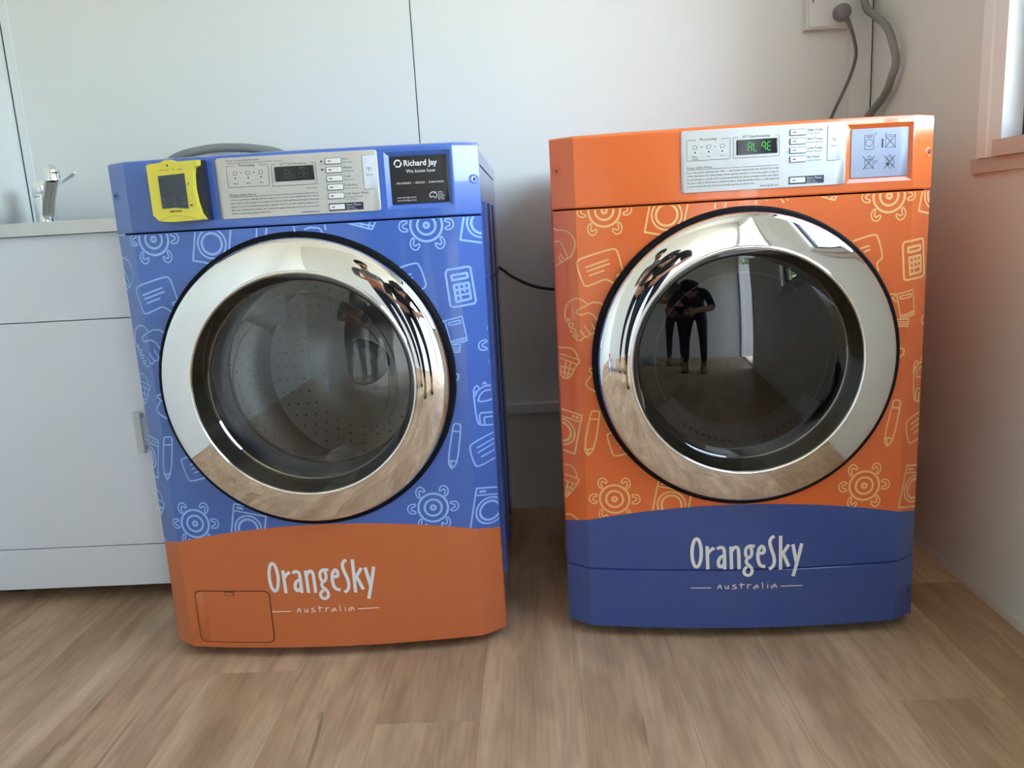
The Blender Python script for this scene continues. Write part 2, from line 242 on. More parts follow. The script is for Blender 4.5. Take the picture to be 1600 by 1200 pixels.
ICONS=[('speech_bubble_print',[([(-0.3103,0.7554),(-0.2911,0.7618),(-0.2473,0.7732),(-0.2404,0.7715),(-0.2369,0.7661),(-0.2289,0.7338),(-0.2284,0.7271),(-0.2388,0.7248),(-0.2392,0.7221),(-0.2357,0.7166),(-0.2389,0.7046),(-0.2559,0.7166),(-0.2616,0.7177),(-0.2692,0.7153),(-0.2927,0.7061),(-0.2977,0.7063),(-0.3018,0.7095),(-0.3135,0.7473),(-0.3103,0.7554)],0.0032),([(-0.2975,0.7406),(-0.2546,0.7536)],0.0032),([(-0.2948,0.7332),(-0.252,0.7462)],0.0032),([(-0.291,0.7255),(-0.2619,0.7343)],0.0032)]),('handshake_print',[([(-0.3383,0.6444),(-0.3381,0.6585),(-0.3345,0.6698),(-0.3279,0.6798),(-0.316,0.6844),(-0.306,0.6821),(-0.2945,0.6718)],0.0028),([(-0.2945,0.6718),(-0.2856,0.6759),(-0.2726,0.6747),(-0.2607,0.6661)],0.0028),([(-0.2945,0.6718),(-0.3148,0.6619),(-0.3168,0.6568),(-0.3086,0.6517),(-0.2892,0.6588),(-0.2707,0.6293),(-0.2763,0.6217),(-0.2821,0.6227),(-0.2901,0.6376)],0.0028),([(-0.2821,0.6227),(-0.285,0.6173),(-0.292,0.6161),(-0.3023,0.6327)],0.0028),([(-0.292,0.6161),(-0.2968,0.6106),(-0.3028,0.6118),(-0.3107,0.6238)],0.0028),([(-0.3028,0.6118),(-0.31,0.6043),(-0.317,0.6051),(-0.3257,0.6143)],0.0028),([(-0.3373,0.6431),(-0.3313,0.6462),(-0.3288,0.6422),(-0.3349,0.6382),(-0.3373,0.6431)],0.0028),([(-0.3334,0.6335),(-0.3263,0.6381),(-0.3223,0.6328),(-0.3296,0.6275),(-0.3334,0.6335)],0.0028),([(-0.33,0.6239),(-0.3217,0.6278),(-0.3185,0.6232),(-0.3249,0.6177),(-0.33,0.6239)],0.0028),([(-0.3251,0.6129),(-0.3186,0.6171),(-0.3148,0.6128),(-0.3205,0.6085),(-0.3251,0.6129)],0.0028)]),('fist_print',[([(-0.353,0.8158),(-0.3486,0.8111),(-0.335,0.8111),(-0.3205,0.804),(-0.3137,0.7891),(-0.3151,0.7775),(-0.3215,0.7629),(-0.3283,0.7586)],0.0026),([(-0.3542,0.7882),(-0.3424,0.7931),(-0.335,0.7766),(-0.3283,0.7586),(-0.3344,0.7549),(-0.3443,0.7709)],0.0026),([(-0.3344,0.7549),(-0.3406,0.7514),(-0.3467,0.7635)],0.0026),([(-0.3406,0.7514),(-0.3484,0.747),(-0.3531,0.744)],0.0026)]),('laundry_basket_print',[([(-0.3537,0.5892),(-0.3445,0.5877),(-0.3336,0.59),(-0.3232,0.5845),(-0.3181,0.5756),(-0.3178,0.5663)],0.0026),([(-0.3512,0.5762),(-0.3133,0.5667),(-0.3182,0.5576),(-0.3531,0.5682)],0.0026),([(-0.3547,0.5681),(-0.3523,0.5508),(-0.3516,0.5303),(-0.3353,0.5265),(-0.3197,0.5574)],0.0026),([(-0.3408,0.5644),(-0.3444,0.5294)],0.0026),([(-0.3302,0.5616),(-0.3399,0.5273)],0.0026),([(-0.3535,0.5523),(-0.3246,0.547)],0.0026),([(-0.3527,0.5413),(-0.3296,0.5371)],0.0026)]),('laundry_basket_print',[([(-0.3551,0.3521),(-0.3416,0.353),(-0.3309,0.3451),(-0.3275,0.3293)],0.0026),([(-0.3546,0.3321),(-0.3232,0.3268),(-0.329,0.314),(-0.3564,0.321)],0.0026),([(-0.329,0.314),(-0.3492,0.2844),(-0.3547,0.2842)],0.0026),([(-0.3463,0.3171),(-0.3534,0.2852)],0.0026),([(-0.3368,0.3157),(-0.3508,0.2851)],0.0026),([(-0.3558,0.305),(-0.3341,0.3046)],0.0026),([(-0.3555,0.2949),(-0.3408,0.2941)],0.0026)]),('shirt_print',[([(-0.2809,0.5428),(-0.2843,0.5513),(-0.2987,0.5499),(-0.2921,0.5397),(-0.2809,0.5338)],0.0028),([(-0.2924,0.538),(-0.2983,0.5297),(-0.305,0.5206),(-0.2992,0.5128),(-0.2828,0.5025),(-0.2722,0.5023)],0.0028)]),('pencil_print',[([(-0.297,0.4618),(-0.2937,0.4669),(-0.2811,0.4667),(-0.2791,0.4616),(-0.2915,0.3937),(-0.3042,0.377),(-0.3122,0.3913),(-0.297,0.4618)],0.003),([(-0.2973,0.4504),(-0.2813,0.4513)],0.003),([(-0.3122,0.3913),(-0.3044,0.3899),(-0.2915,0.3937)],0.003),([(-0.3042,0.377),(-0.3044,0.3899)],0.003)]),('pencil_print',[([(0.2659,0.4608),(0.2691,0.4669),(0.2791,0.4652),(0.2811,0.4587),(0.27,0.3904),(0.2576,0.3765),(0.2513,0.392),(0.2659,0.4608)],0.003),([(0.2641,0.4526),(0.2789,0.45)],0.003),([(0.2513,0.392),(0.2584,0.3944),(0.27,0.3904)],0.003),([(0.2576,0.3765),(0.2575,0.3928)],0.003)]),('speech_bubble_print',[([(-0.2132,0.3862),(-0.2517,0.3761),(-0.2581,0.381),(-0.2672,0.4168),(-0.2657,0.422),(-0.2412,0.4293)],0.003),([(-0.2504,0.4098),(-0.2318,0.4164)],0.003),([(-0.2474,0.4011),(-0.2275,0.4095)],0.003),([(-0.2439,0.3934),(-0.2234,0.4008)],0.003)]),('calculator_print',[([(0.2758,0.7573),(0.3133,0.7609),(0.3175,0.7584),(0.3236,0.6959),(0.3208,0.6918),(0.2816,0.6885),(0.2772,0.6914),(0.2723,0.7517),(0.2758,0.7573)],0.0038),([(0.2826,0.7467),(0.3109,0.7496),(0.3116,0.7411),(0.2835,0.738),(0.2826,0.7467)],0.0045),([(0.2859,0.7287),(0.3127,0.7315),(0.315,0.7014),(0.2886,0.6978),(0.2859,0.7287)],0.0045),([(0.2949,0.7302),(0.2981,0.6992)],0.004),([(0.3041,0.7309),(0.305,0.7149)],0.004),([(0.2865,0.719),(0.3135,0.7217)],0.004),([(0.2876,0.7087),(0.3146,0.7118)],0.004)]),('books_print',[([(0.2651,0.6641),(0.2972,0.6706),(0.3038,0.6237),(0.274,0.6184),(0.2651,0.6641)],0.0024),([(0.2708,0.6597),(0.2924,0.6635),(0.2938,0.6579),(0.273,0.6546),(0.2708,0.6597)],0.0024),([(0.2732,0.6248),(0.3026,0.6307)],0.0024),([(0.2738,0.622),(0.3028,0.6271)],0.0024),([(0.2656,0.6176),(0.2903,0.6172),(0.2885,0.6036),(0.2676,0.6051)],0.0024),([(0.2672,0.6134),(0.2899,0.6117)],0.0024),([(0.2674,0.6092),(0.2894,0.6076)],0.0024),([(0.2526,0.6648),(0.2637,0.6642),(0.2571,0.6564),(0.2657,0.6499)],0.0024)]),('speech_bubble_print',[([(0.181,0.7639),(0.2184,0.7742),(0.2261,0.7706),(0.2361,0.7357),(0.2337,0.7278),(0.2256,0.7243),(0.2295,0.708)],0.003),([(0.1949,0.7499),(0.211,0.7543)],0.003),([(0.2018,0.7437),(0.2131,0.7476)],0.003)]),('backpack_print',[([(0.3079,0.5231),(0.3113,0.5328),(0.3154,0.5362),(0.3207,0.5268),(0.3106,0.5226)],0.003),([(0.3087,0.523),(0.3087,0.5104),(0.3112,0.4679),(0.3164,0.4561),(0.3442,0.4526)],0.003),([(0.3101,0.5143),(0.3167,0.5255),(0.3288,0.5315),(0.3487,0.5309)],0.003),([(0.3259,0.5354),(0.3293,0.5397),(0.3337,0.5338)],0.003),([(0.3152,0.5019),(0.3184,0.5147),(0.3283,0.5232),(0.345,0.5219),(0.3455,0.5028),(0.3152,0.5019)],0.003),([(0.3172,0.4567),(0.3165,0.4772),(0.3199,0.4807),(0.3448,0.4773)],0.003),([(0.3252,0.457),(0.3252,0.471),(0.3443,0.4689)],0.003)]),('speech_bubble_print',[([(0.3455,0.4393),(0.2987,0.4241),(0.2941,0.416),(0.3019,0.3805),(0.3095,0.375),(0.3424,0.3862)],0.003),([(0.3079,0.4133),(0.3435,0.426)],0.003),([(0.3093,0.4035),(0.3429,0.4166)],0.003),([(0.3146,0.3935),(0.3413,0.4027)],0.003)]),('shirt_print',[([(0.2705,0.5675),(0.2834,0.5605),(0.2821,0.5528),(0.2715,0.5442)],0.003)]),('pencil_print',[([(-0.0601,0.8551),(-0.0617,0.8469),(-0.0637,0.8336)],0.003),([(-0.0424,0.8545),(-0.0439,0.847),(-0.0464,0.8347)],0.003)]),('backpack_print',[([(0.0052,0.8535),(0.007,0.8463),(0.0082,0.838)],0.003),([(0.0247,0.8443),(0.0355,0.8472),(0.0521,0.8454),(0.0576,0.8373)],0.003),([(0.0624,0.8535),(0.0642,0.8411)],0.003)]),('laundry_basket_print',[([(0.0978,0.8532),(0.1464,0.8376),(0.155,0.8525)],0.003),([(0.1167,0.8546),(0.1146,0.8477)],0.003),([(0.1312,0.8538),(0.1277,0.8433)],0.003),([(0.1446,0.8531),(0.1403,0.8395)],0.003),([(0.1072,0.8531),(0.15,0.8435)],0.003)]),('turtle_print',[([(-0.3556,0.2472),(-0.341,0.249),(-0.3317,0.2428),(-0.3248,0.2351)],0.003),([(-0.3546,0.2331),(-0.3497,0.2333),(-0.346,0.2283)],0.003)])]
TURTLES=[(-0.2592,0.8419),(0.244,0.8397),(-0.2564,0.2894),(0.217,0.3024),(0.3722,0.6103)]
WASHERS=[(-0.1481,0.8281),(-0.1479,0.2781),(0.3253,0.2812),(0.3429,0.8388),(-0.3554,0.4196)]
LOGO=[([(-0.0802,0.1844),(-0.0805,0.1779),(-0.0812,0.1717),(-0.0823,0.1661),(-0.0838,0.1614),(-0.0855,0.1579),(-0.0874,0.1558),(-0.0894,0.155),(-0.0914,0.1558),(-0.0932,0.158),(-0.0949,0.1615),(-0.0962,0.1662),(-0.0973,0.1718),(-0.0978,0.178),(-0.098,0.1846),(-0.0977,0.1911),(-0.097,0.1973),(-0.0959,0.2028),(-0.0944,0.2075),(-0.0927,0.2109),(-0.0908,0.2131),(-0.0889,0.2138),(-0.0869,0.213),(-0.085,0.2109),(-0.0834,0.2074),(-0.082,0.2027),(-0.081,0.1972),(-0.0804,0.191),(-0.0802,0.1844)],0.0066),([(-0.069,0.1985),(-0.0678,0.15)],0.0066),([(-0.0669,0.1835),(-0.0642,0.1884),(-0.0603,0.1917),(-0.0553,0.1945)],0.0066),([(-0.0501,0.1921),(-0.0458,0.1953),(-0.0412,0.1956),(-0.0374,0.1935),(-0.0359,0.1872),(-0.0355,0.1496)],0.0066),([(-0.0364,0.178),(-0.0428,0.176),(-0.0474,0.169),(-0.0479,0.1598),(-0.0452,0.1546),(-0.0406,0.1555),(-0.0364,0.1613)],0.0066),([(-0.0235,0.1969),(-0.0223,0.1494)],0.0066),([(-0.0223,0.1869),(-0.0191,0.1926),(-0.0145,0.1959),(-0.0107,0.1941),(-0.0087,0.1883),(-0.0079,0.1491)],0.0066),([(0.0221,0.1965),(0.0152,0.1972),(0.0099,0.1969),(0.0053,0.1925),(0.0039,0.1855),(0.005,0.1771),(0.0089,0.172),(0.013,0.1736),(0.0162,0.1801),(0.0161,0.1884),(0.0134,0.196)],0.0062),([(0.0089,0.172),(0.0054,0.1671),(0.0065,0.1613),(0.0123,0.1561),(0.0166,0.1501),(0.0173,0.1426),(0.0136,0.1368),(0.0078,0.1356),(0.0024,0.1393),(0.0008,0.1455),(0.0039,0.151),(0.008,0.1545)],0.0062),([(0.0283,0.1814),(0.0397,0.1815),(0.0404,0.1893),(0.0369,0.1965),(0.0327,0.195),(0.029,0.188),(0.0275,0.1756),(0.0291,0.1623),(0.0338,0.1551),(0.0422,0.1532)],0.0066),([(0.0593,0.2155),(0.0544,0.2135),(0.0505,0.2071),(0.0506,0.1997),(0.0537,0.1888),(0.0581,0.1762),(0.0598,0.1662),(0.0586,0.1563),(0.0545,0.1506),(0.0492,0.1483)],0.0066),([(0.071,0.2161),(0.0715,0.1461)],0.0066),([(0.087,0.1974),(0.0746,0.1781)],0.0066),([(0.0752,0.1818),(0.0873,0.1518)],0.0066),([(0.0946,0.1978),(0.1023,0.1577)],0.0066),([(0.1115,0.1987),(0.1051,0.1676),(0.0959,0.1313)],0.0066),([(-0.0499,0.1084),(-0.0445,0.1194),(-0.0415,0.108)],0.0016),([(-0.0482,0.1118),(-0.0422,0.1124)],0.0016),([(-0.0345,0.1159),(-0.0345,0.11),(-0.0322,0.1079),(-0.0291,0.1107),(-0.0286,0.1163)],0.0016),([(-0.0286,0.1163),(-0.0279,0.1078)],0.0016),([(-0.0137,0.1172),(-0.0199,0.1156),(-0.0203,0.1135),(-0.0129,0.1116),(-0.0129,0.1089),(-0.0214,0.1077)],0.0016),([(-0.0037,0.1212),(-0.0037,0.1082)],0.0016),([(-0.0075,0.1162),(0.0032,0.1169)],0.0016),([(0.0086,0.1176),(0.0087,0.1078)],0.0016),([(0.0089,0.1138),(0.0125,0.1168),(0.0159,0.1164)],0.0016),([(0.0279,0.1157),(0.021,0.1122),(0.0194,0.1085),(0.0233,0.1079),(0.0287,0.115),(0.0292,0.1079)],0.0016),([(0.0368,0.121),(0.038,0.1075)],0.0016),([(0.0472,0.1156),(0.0472,0.1077)],0.0016),([(0.0462,0.1203),(0.0467,0.1195)],0.0016),([(0.0626,0.1162),(0.0549,0.1128),(0.0534,0.1091),(0.0573,0.108),(0.0631,0.1155),(0.0647,0.1079)],0.0016),([(-0.1009,0.1107),(-0.0615,0.1109)],0.0018),([(0.0727,0.1113),(0.1145,0.1111)],0.0018)]

# ------------------------------------------------------------------ the room
XL, XR, YB, YF, ZC = -1.326, 0.990, 0.754, -3.70, 2.40
def struct(o): o['kind'] = 'structure'; return o
fl = struct(boxo('floor', (XL - 0.07, XR + 0.07, YF - 0.07, YB + 0.07, -0.12, -0.004), M['wallback']))
plank_cache = {}
def plank(x0, x1, y0, y1):
    wd, ln = round(x1 - x0, 4), round(y1 - y0, 4)
    if wd < 0.01 or ln < 0.01: return
    if (wd, ln) not in plank_cache:
        bm = bmesh.new(); g = 0.00012
        box(bm, -wd / 2 + g, wd / 2 - g, -ln / 2 + g, ln / 2 - g, -0.004, 0.0)
        bmesh.ops.bevel(bm, geom=[e for e in bm.edges if all(v.co.z > -0.001 for v in e.verts)], offset=0.00025, segments=1, affect='EDGES')
        me = bpy.data.meshes.new('floor_plank'); bm.to_mesh(me); bm.free(); me.materials.append(M['plank']); plank_cache[(wd, ln)] = me
    o = bpy.data.objects.new('floor_plank', plank_cache[(wd, ln)]); COL.objects.link(o); o.parent = fl
    o.location = ((x0 + x1) / 2, (y0 + y1) / 2, 0)
rnd = random.Random(11)
JO = {2: -0.265, -3: -0.277, -5: -0.095}
for k in range(-10, 5):
    x0, x1 = max(0.297 + 0.18 * k, XL), min(0.297 + 0.18 * (k + 1), XR)
    if x1 - x0 < 0.01: continue
    j = JO.get(k, rnd.uniform(0.12, 0.62)); ys = [YB]
    y = j
    while y + 1.22 < YB: y += 1.22
    while y > YF: ys.append(y); y -= 1.22
    ys.append(YF)
    for a, b in zip(ys, ys[1:]): plank(x0, x1, b, a)
struct(boxo('ceiling', (XL - 0.07, XR + 0.07, YF - 0.07, YB + 0.07, ZC, ZC + 0.08), M['ceil']))
wb = struct(boxo('wall_back', (XL - 0.07, XR + 0.07, YB + 0.010, YB + 0.07, -0.12, ZC), M['wallback']))
SEAM = -0.222
boxo('wall_panel', (XL, SEAM - 0.0016, YB, YB + 0.010, 0, ZC), M['wall'], wb, 0.001, 1)
boxo('wall_panel', (SEAM + 0.0016, XR, YB, YB + 0.010, 0, ZC), M['wall'], wb, 0.001, 1)
wl = struct(boxo('wall_left', (XL - 0.07, XL - 0.010, YF, YB + 0.010, -0.12, ZC), M['wallback']))
ys = [YB, -0.44, -1.64, -2.84, YF]
for a, b in zip(ys, ys[1:]): boxo('wall_panel', (XL - 0.010, XL, b + 0.0015, a - 0.0015, 0, ZC), M['wall'], wl, 0.001, 1)
# right wall with the window opening and, at its far end, the open doorway
WY0, WY1, WZ0, WZ1 = -1.20, 0.11, 0.942, 1.98
DY0, DY1, DZ = -3.60, -2.44, 2.05
bm = bmesh.new(); wq = ((WY1, YB, 0, ZC), (WY0, WY1, 0, WZ0), (WY0, WY1, WZ1, ZC), (DY1, WY0, 0, ZC), (DY0, DY1, DZ, ZC), (YF, DY0, 0, ZC))
for q in wq: box(bm, XR + 0.010, XR + 0.07, *q)
wr = struct(obj('wall_right', bm, M['wallback']))
for q in wq[:3] + ((-1.9, WY0 - 0.003, 0, ZC), (DY1, -1.903, 0, ZC)) + wq[4:]: boxo('wall_panel', (XR, XR + 0.010, *q), M['wall'], wr)
wf = struct(boxo('wall_front', (XL - 0.07, XR + 0.07, YF - 0.07, YF - 0.010, -0.12, ZC), M['wallback']))
for a, b in ((XL, -0.6), (-0.597, 0.2), (0.203, XR)): boxo('wall_panel', (a, b, YF - 0.010, YF, 0, ZC), M['wall'], wf)
bm = bmesh.new()
for q in ((DY0 - 0.05, DY0 + 0.012, 0, DZ + 0.05), (DY1 - 0.012, DY1 + 0.05, 0, DZ + 0.05), (DY0 + 0.012, DY1 - 0.012, DZ - 0.012, DZ + 0.05)): box(bm, XR - 0.014, XR + 0.085, *q)
d1 = struct(obj('door_1', bm, M['winwhite'], bevel=0.003))
lf = boxo('door_leaf', (XR + 0.09, XR + 0.90, DY0 - 0.05, DY0 - 0.01, 0.01, DZ - 0.02), M['trim'], d1, 0.003)
tubeo('door_handle', [(XR + 0.84, DY0 - 0.01, 1.0), (XR + 0.84, DY0 + 0.04, 1.0), (XR + 0.72, DY0 + 0.045, 1.0)], 0.009, M['chromerim'], lf)
# window
w1 = struct(empty('window_1', (XR, 0.0, 0.0)))
def wpart(name, y0, y1, z0, z1, x0, x1, m, bev=0.002): return boxo(name, (x0, x1, y0, y1, z0, z1), m, w1, bev)
def wprism(name, poly, z0, z1, m):
    bm = bmesh.new(); A = [bm.verts.new((x, y, z0)) for x, y in poly]; B = [bm.verts.new((x, y, z1)) for x, y in poly]; n = len(poly)
    for k in range(n): bm.faces.new((A[k], A[(k + 1) % n], B[(k + 1) % n], B[k]))
    bm.faces.new(A); bm.faces.new(B); return obj(name, bm, m, w1)
wprism('casing', [(0.0, 0.195), (-0.010, 0.194), (-0.014, 0.190), (-0.014, 0.158), (-0.0115, 0.152), (-0.0115, WY1), (0.0, WY1)], 0.911, 2.06, M['winwhite'])
wprism('reveal', [(-0.0115, WY1), (0.026, WY1 - 0.006), (0.026, WY1)], WZ0, WZ1, M['winwhite'])
wpart('casing', WY0 - 0.085, WY0, 0.911, 2.06, -0.014, 0.0, M['winwhite'])
wpart('casing', WY0, WY1, WZ1, 2.06, -0.013, 0.0, M['winwhite'])
wpart('window_sill', WY0, WY1 + 0.014, 0.911, WZ0, -0.020, 0.0, M['winbeige'])
wpart('sill_apron', WY0 - 0.11, 0.219, 0.883, 0.9105, -0.009, 0.0, M['winbeige'])
wpart('reveal', WY0, WY0 + 0.006, WZ0, WZ1, -0.014, 0.024, M['winwhite'], 0.001)
wpart('reveal', WY0 + 0.006, WY1 - 0.006, WZ1 - 0.006, WZ1, -0.013, 0.024, M['winwhite'], 0.001)
wpart('window_frame', WY1 - 0.040, WY1, WZ0, WZ1, 0.0245, 0.055, M['windark'])
wpart('window_frame', WY0, WY0 + 0.040, WZ0, WZ1, 0.0245, 0.055, M['windark'])
wpart('window_frame', WY0 + 0.04, WY1 - 0.04, WZ1 - 0.040, WZ1, 0.0245, 0.055, M['windark'])
wpart('window_frame', WY0 + 0.04, WY1 - 0.04, WZ0, WZ0 + 0.035, 0.0245, 0.055, M['windark'])
wpart('mullion', -0.565, -0.525, WZ0 + 0.035, WZ1 - 0.040, 0.0245, 0.05, M['winwhite'])
for y0, y1 in ((WY0 + 0.04, -0.565), (-0.525, WY1 - 0.04)): boxo('window_pane', (0.034, 0.038, y0, y1, WZ0 + 0.035, WZ1 - 0.040), M['winglass'], w1)
# trims
t1 = struct(boxo('trim_1', (XL + 0.004, XL + 0.026, YB - 0.004, YB, 0.90, ZC), M['trim'], None, 0.001, 1))
boxo('joint_seal', (XL, XL + 0.004, YB - 0.003, YB, 0.90, ZC), M['seal'], t1)
t2 = struct(boxo('trim_2', (0.930, XR - 0.004, YB - 0.012, YB, 0.0, ZC), M['trim'], None, 0.002, 1))
boxo('joint_seal', (XR - 0.004, XR, YB - 0.008, YB, 0.0, ZC), M['seal'], t2)
t3 = struct(boxo('trim_3', (-0.70, 0.928, YB - 0.026, YB, 0.297, 0.323), M['trim'], None, 0.003, 2))
bm = bmesh.new(); rr = random.Random(5)
n = 60; prev = None
for i in range(n + 1):
    y = YB - 0.02 + (YF - YB + 0.04) * (i / n) ** 1.0; s = 0.006 + 0.004 * rr.random(); h = 0.009 + 0.006 * rr.random()
    ring = [bm.verts.new(p) for p in ((XR, y, 0.0), (XR - s, y, 0.0), (XR - s * 0.75, y, h * 0.5), (XR - 0.001, y, h), (XR, y, h))]
    if prev:
        for k in range(5): bm.faces.new((prev[k], prev[(k + 1) % 5], ring[(k + 1) % 5], ring[k]))
    prev = ring
struct(obj('baseboard_right', bm, M['caulk'], smooth=True))

# ------------------------------------------------------------------ outside
M['ground'] = mat('dry_ground', lin(168, 156, 132), 0.9, bump=0.4, bscale=8, var=0.2, vscale=2)
M['bark'] = mat('bark', lin(110, 96, 80), 0.9, bump=0.6, bscale=30)
M['leaf'] = mat('gum_leaf', lin(104, 124, 76), 0.6, var=0.25, vscale=3)
bm = bmesh.new(); N = 10
gv = [[bm.verts.new((-20 + 4 * i, -22 + 4 * j, -0.36 + 0.04 * math.sin(i * 1.7 + j))) for j in range(N + 1)] for i in range(N + 1)]
for i in range(N):
    for j in range(N): bm.faces.new((gv[i][j], gv[i + 1][j], gv[i + 1][j + 1], gv[i][j + 1]))
struct(obj('ground', bm, M['ground'], smooth=True))
def tree(x, y, h, cr, seed, label):
    t = empty('gum_tree', (x, y, -0.36)); tag(t, label, 'tree', 'gum trees outside the hut')
    r = random.Random(seed); bm = bmesh.new()
    tube(bm, spline([(0, 0, -0.1), (0.1, 0.05, h * 0.3), (-0.05, 0.1, h * 0.6), (0.1, 0, h * 0.9)], 4), [0.16 * (1 - 0.7 * i / 12) for i in range(13)], 8)
    for k in range(6):
        a = r.uniform(0, 2 * PI); z = h * r.uniform(0.35, 0.8)
        tube(bm, spline([(0, 0, z), (0.5 * cr * math.cos(a), 0.5 * cr * math.sin(a), z + 0.3 * cr), (0.9 * cr * math.cos(a), 0.9 * cr * math.sin(a), z + 0.5 * cr)], 3), [0.06 * (1 - 0.8 * i / 6) for i in range(7)], 6)
    obj('trunk', bm, M['bark'], t, smooth=True)
    V, F = [], []
    for k in range(3800):
        a, b, c = r.gauss(0, 1), r.gauss(0, 1), r.gauss(0, 1); d = math.sqrt(a * a + b * b + c * c); q = cr * r.random() ** 0.4 / d
        p = Vector((a * q, b * q, h * 0.68 + c * q * 1.25)); u = Vector((r.gauss(0, 1), r.gauss(0, 1), r.gauss(0, 1) - 0.8)).normalized() * 0.13; s = u.orthogonal().normalized() * 0.032
        i = len(V); V += [p - u, p + s, p + u, p - s]; F.append((i, i + 1, i + 2, i + 3))
    me = bpy.data.meshes.new('foliage'); me.from_pydata(V, [], F); o = link('foliage', me, M['leaf'], t); o['kind'] = 'stuff'
tree(2.1, -8.6, 4.4, 1.4, 1, 'slim gum tree outside, in line with the open doorway')
tree(4.9, -11.6, 6.0, 1.6, 2, 'tall gum tree far off beyond the open doorway')
tree(6.5, 2.6, 4.4, 1.6, 3, 'bushy gum tree outside the side window')
tree(9.5, -1.0, 6.5, 1.5, 4, 'tall gum tree further off outside the side window')

# ------------------------------------------------------------------ machines
W2, FA, FC, FB = 0.343, 0.299, 0.0314, 0.022          # half width, flat half width, chamfer depth, bow
ZB, ZS, ZT, ZDOOR = 0.020, 0.8535, 0.983, 0.563
def py(x):
    a = abs(x)
    return -FB * (1 - (a / FA) ** 2) if a < FA else (a - FA) / (W2 - FA) * FC
def chaikin(p, it=2):
    p = [Vector((q[0], q[1])) for q in p]; closed = (p[0] - p[-1]).length < 1e-6
    for _ in range(it):
        if len(p) < 3: return p, closed
        o = []
        if not closed: o.append(p[0])
        for a, b in zip(p, p[1:]): o += [a * 0.75 + b * 0.25, a * 0.25 + b * 0.75]
        if closed: o.append(o[0])
        else: o.append(p[-1])
        p = o
    return p, closed
def resample(p, step):
    o = [p[0]]
    for a, b in zip(p, p[1:]):
        n = max(1, int(math.ceil((b - a).length / step)))
        o += [a.lerp(b, (k + 1) / n) for k in range(n)]
    return o
def ribbon(bm, pts, wd, it=2, step=0.003):
    """a flat printed stroke in the (x, z) plane of the front"""
    p, closed = chaikin(pts, it); p = resample(p, step); n = len(p); L, R = [], []
    if closed: n -= 1
    for i in range(n):
        if closed: a, b = p[(i - 1) % n], p[(i + 1) % n]
        else: a, b = p[max(i - 1, 0)], p[min(i + 1, n - 1)]
        d = (b - a)
        if d.length < 1e-9: d = Vector((1, 0))
        d.normalize(); s = Vector((-d.y, d.x)) * wd / 2
        L.append(bm.verts.new((p[i].x + s.x, 0, p[i].y + s.y))); R.append(bm.verts.new((p[i].x - s.x, 0, p[i].y - s.y)))
    for i in range(n if closed else n - 1):
        j = (i + 1) % n
        bm.faces.new((L[i], L[j], R[j], R[i]))
def circle(cx, cz, r, n=36): return [(cx + r * math.cos(2 * PI * k / n), cz + r * math.sin(2 * PI * k / n)) for k in range(n)] + [(cx + r, cz)]
def wrap(bm, off=0.0005, base=py):
    for v in bm.verts: v.co.y = base(v.co.x) - off
def clip_front(bm, ztop=ZS - 0.003, zlow=None):
    for co, no in (((W2 - 0.002, 0, 0), (1, 0, 0)), ((-W2 + 0.002, 0, 0), (-1, 0, 0)), ((0, 0, ztop), (0, 0, 1))):
        bmesh.ops.bisect_plane(bm, geom=bm.verts[:] + bm.edges[:] + bm.faces[:], plane_co=co, plane_no=no, clear_outer=True)
    for s in (-1, 1):     # keep edges along the chamfer line
        bmesh.ops.bisect_plane(bm, geom=bm.verts[:] + bm.edges[:] + bm.faces[:], plane_co=(s * FA, 0, 0), plane_no=(1, 0, 0))
    dead = []
    for f in bm.faces:
        c = f.calc_center_median()
        if c.z < arc_z(c.x) + 0.0006 or math.hypot(c.x, c.z - ZDOOR) < 0.279: dead.append(f)
    bmesh.ops.delete(bm, geom=dead, context='FACES')
def text_bm(s, size, x, z, align='LEFT', res=2, sx=1.0, bold=0.0):
    cu = bpy.data.curves.new('t', 'FONT'); cu.body = s; cu.size = size; cu.align_x = align; cu.resolution_u = res; cu.fill_mode = 'FRONT'; cu.offset = bold
    o = bpy.data.objects.new('t', cu); COL.objects.link(o); dg = bpy.context.evaluated_depsgraph_get()
    me = bpy.data.meshes.new_from_object(o.evaluated_get(dg)); bm = bmesh.new(); bm.from_mesh(me)
    bpy.data.objects.remove(o); bpy.data.curves.remove(cu); bpy.data.meshes.remove(me)
    for v in bm.verts: v.co = Vector((x + v.co.x * sx, 0, z + v.co.y))
    return bm
def merge(dst, src):
    me = bpy.data.meshes.new('tmp'); src.to_mesh(me); src.free(); dst.from_mesh(me); bpy.data.meshes.remove(me)
def printed(name, bm, m, parent, off=0.0005, base=py):
    wrap(bm, off, base); me = bpy.data.meshes.new(name); bm.to_mesh(me); bm.free()
    for p in me.polygons:
        if p.normal.y > 0: p.flip()
    return link(name, me, m, parent)
def strip_rows(bm, rows, xs):
    """rows of (z, y offset) swept along the bowed plan"""
    V = [[bm.verts.new((x, py(x) + dy, z)) for x in xs] for z, dy in rows]
    for A, B in zip(V, V[1:]):
        for k in range(len(xs) - 1): bm.faces.new((A[k], A[k + 1], B[k + 1], B[k]))
    return V
XS = [-W2, -0.338, -FA] + [-FA + 2 * FA * k / 16 for k in range(1, 16)] + [FA, 0.338, W2]

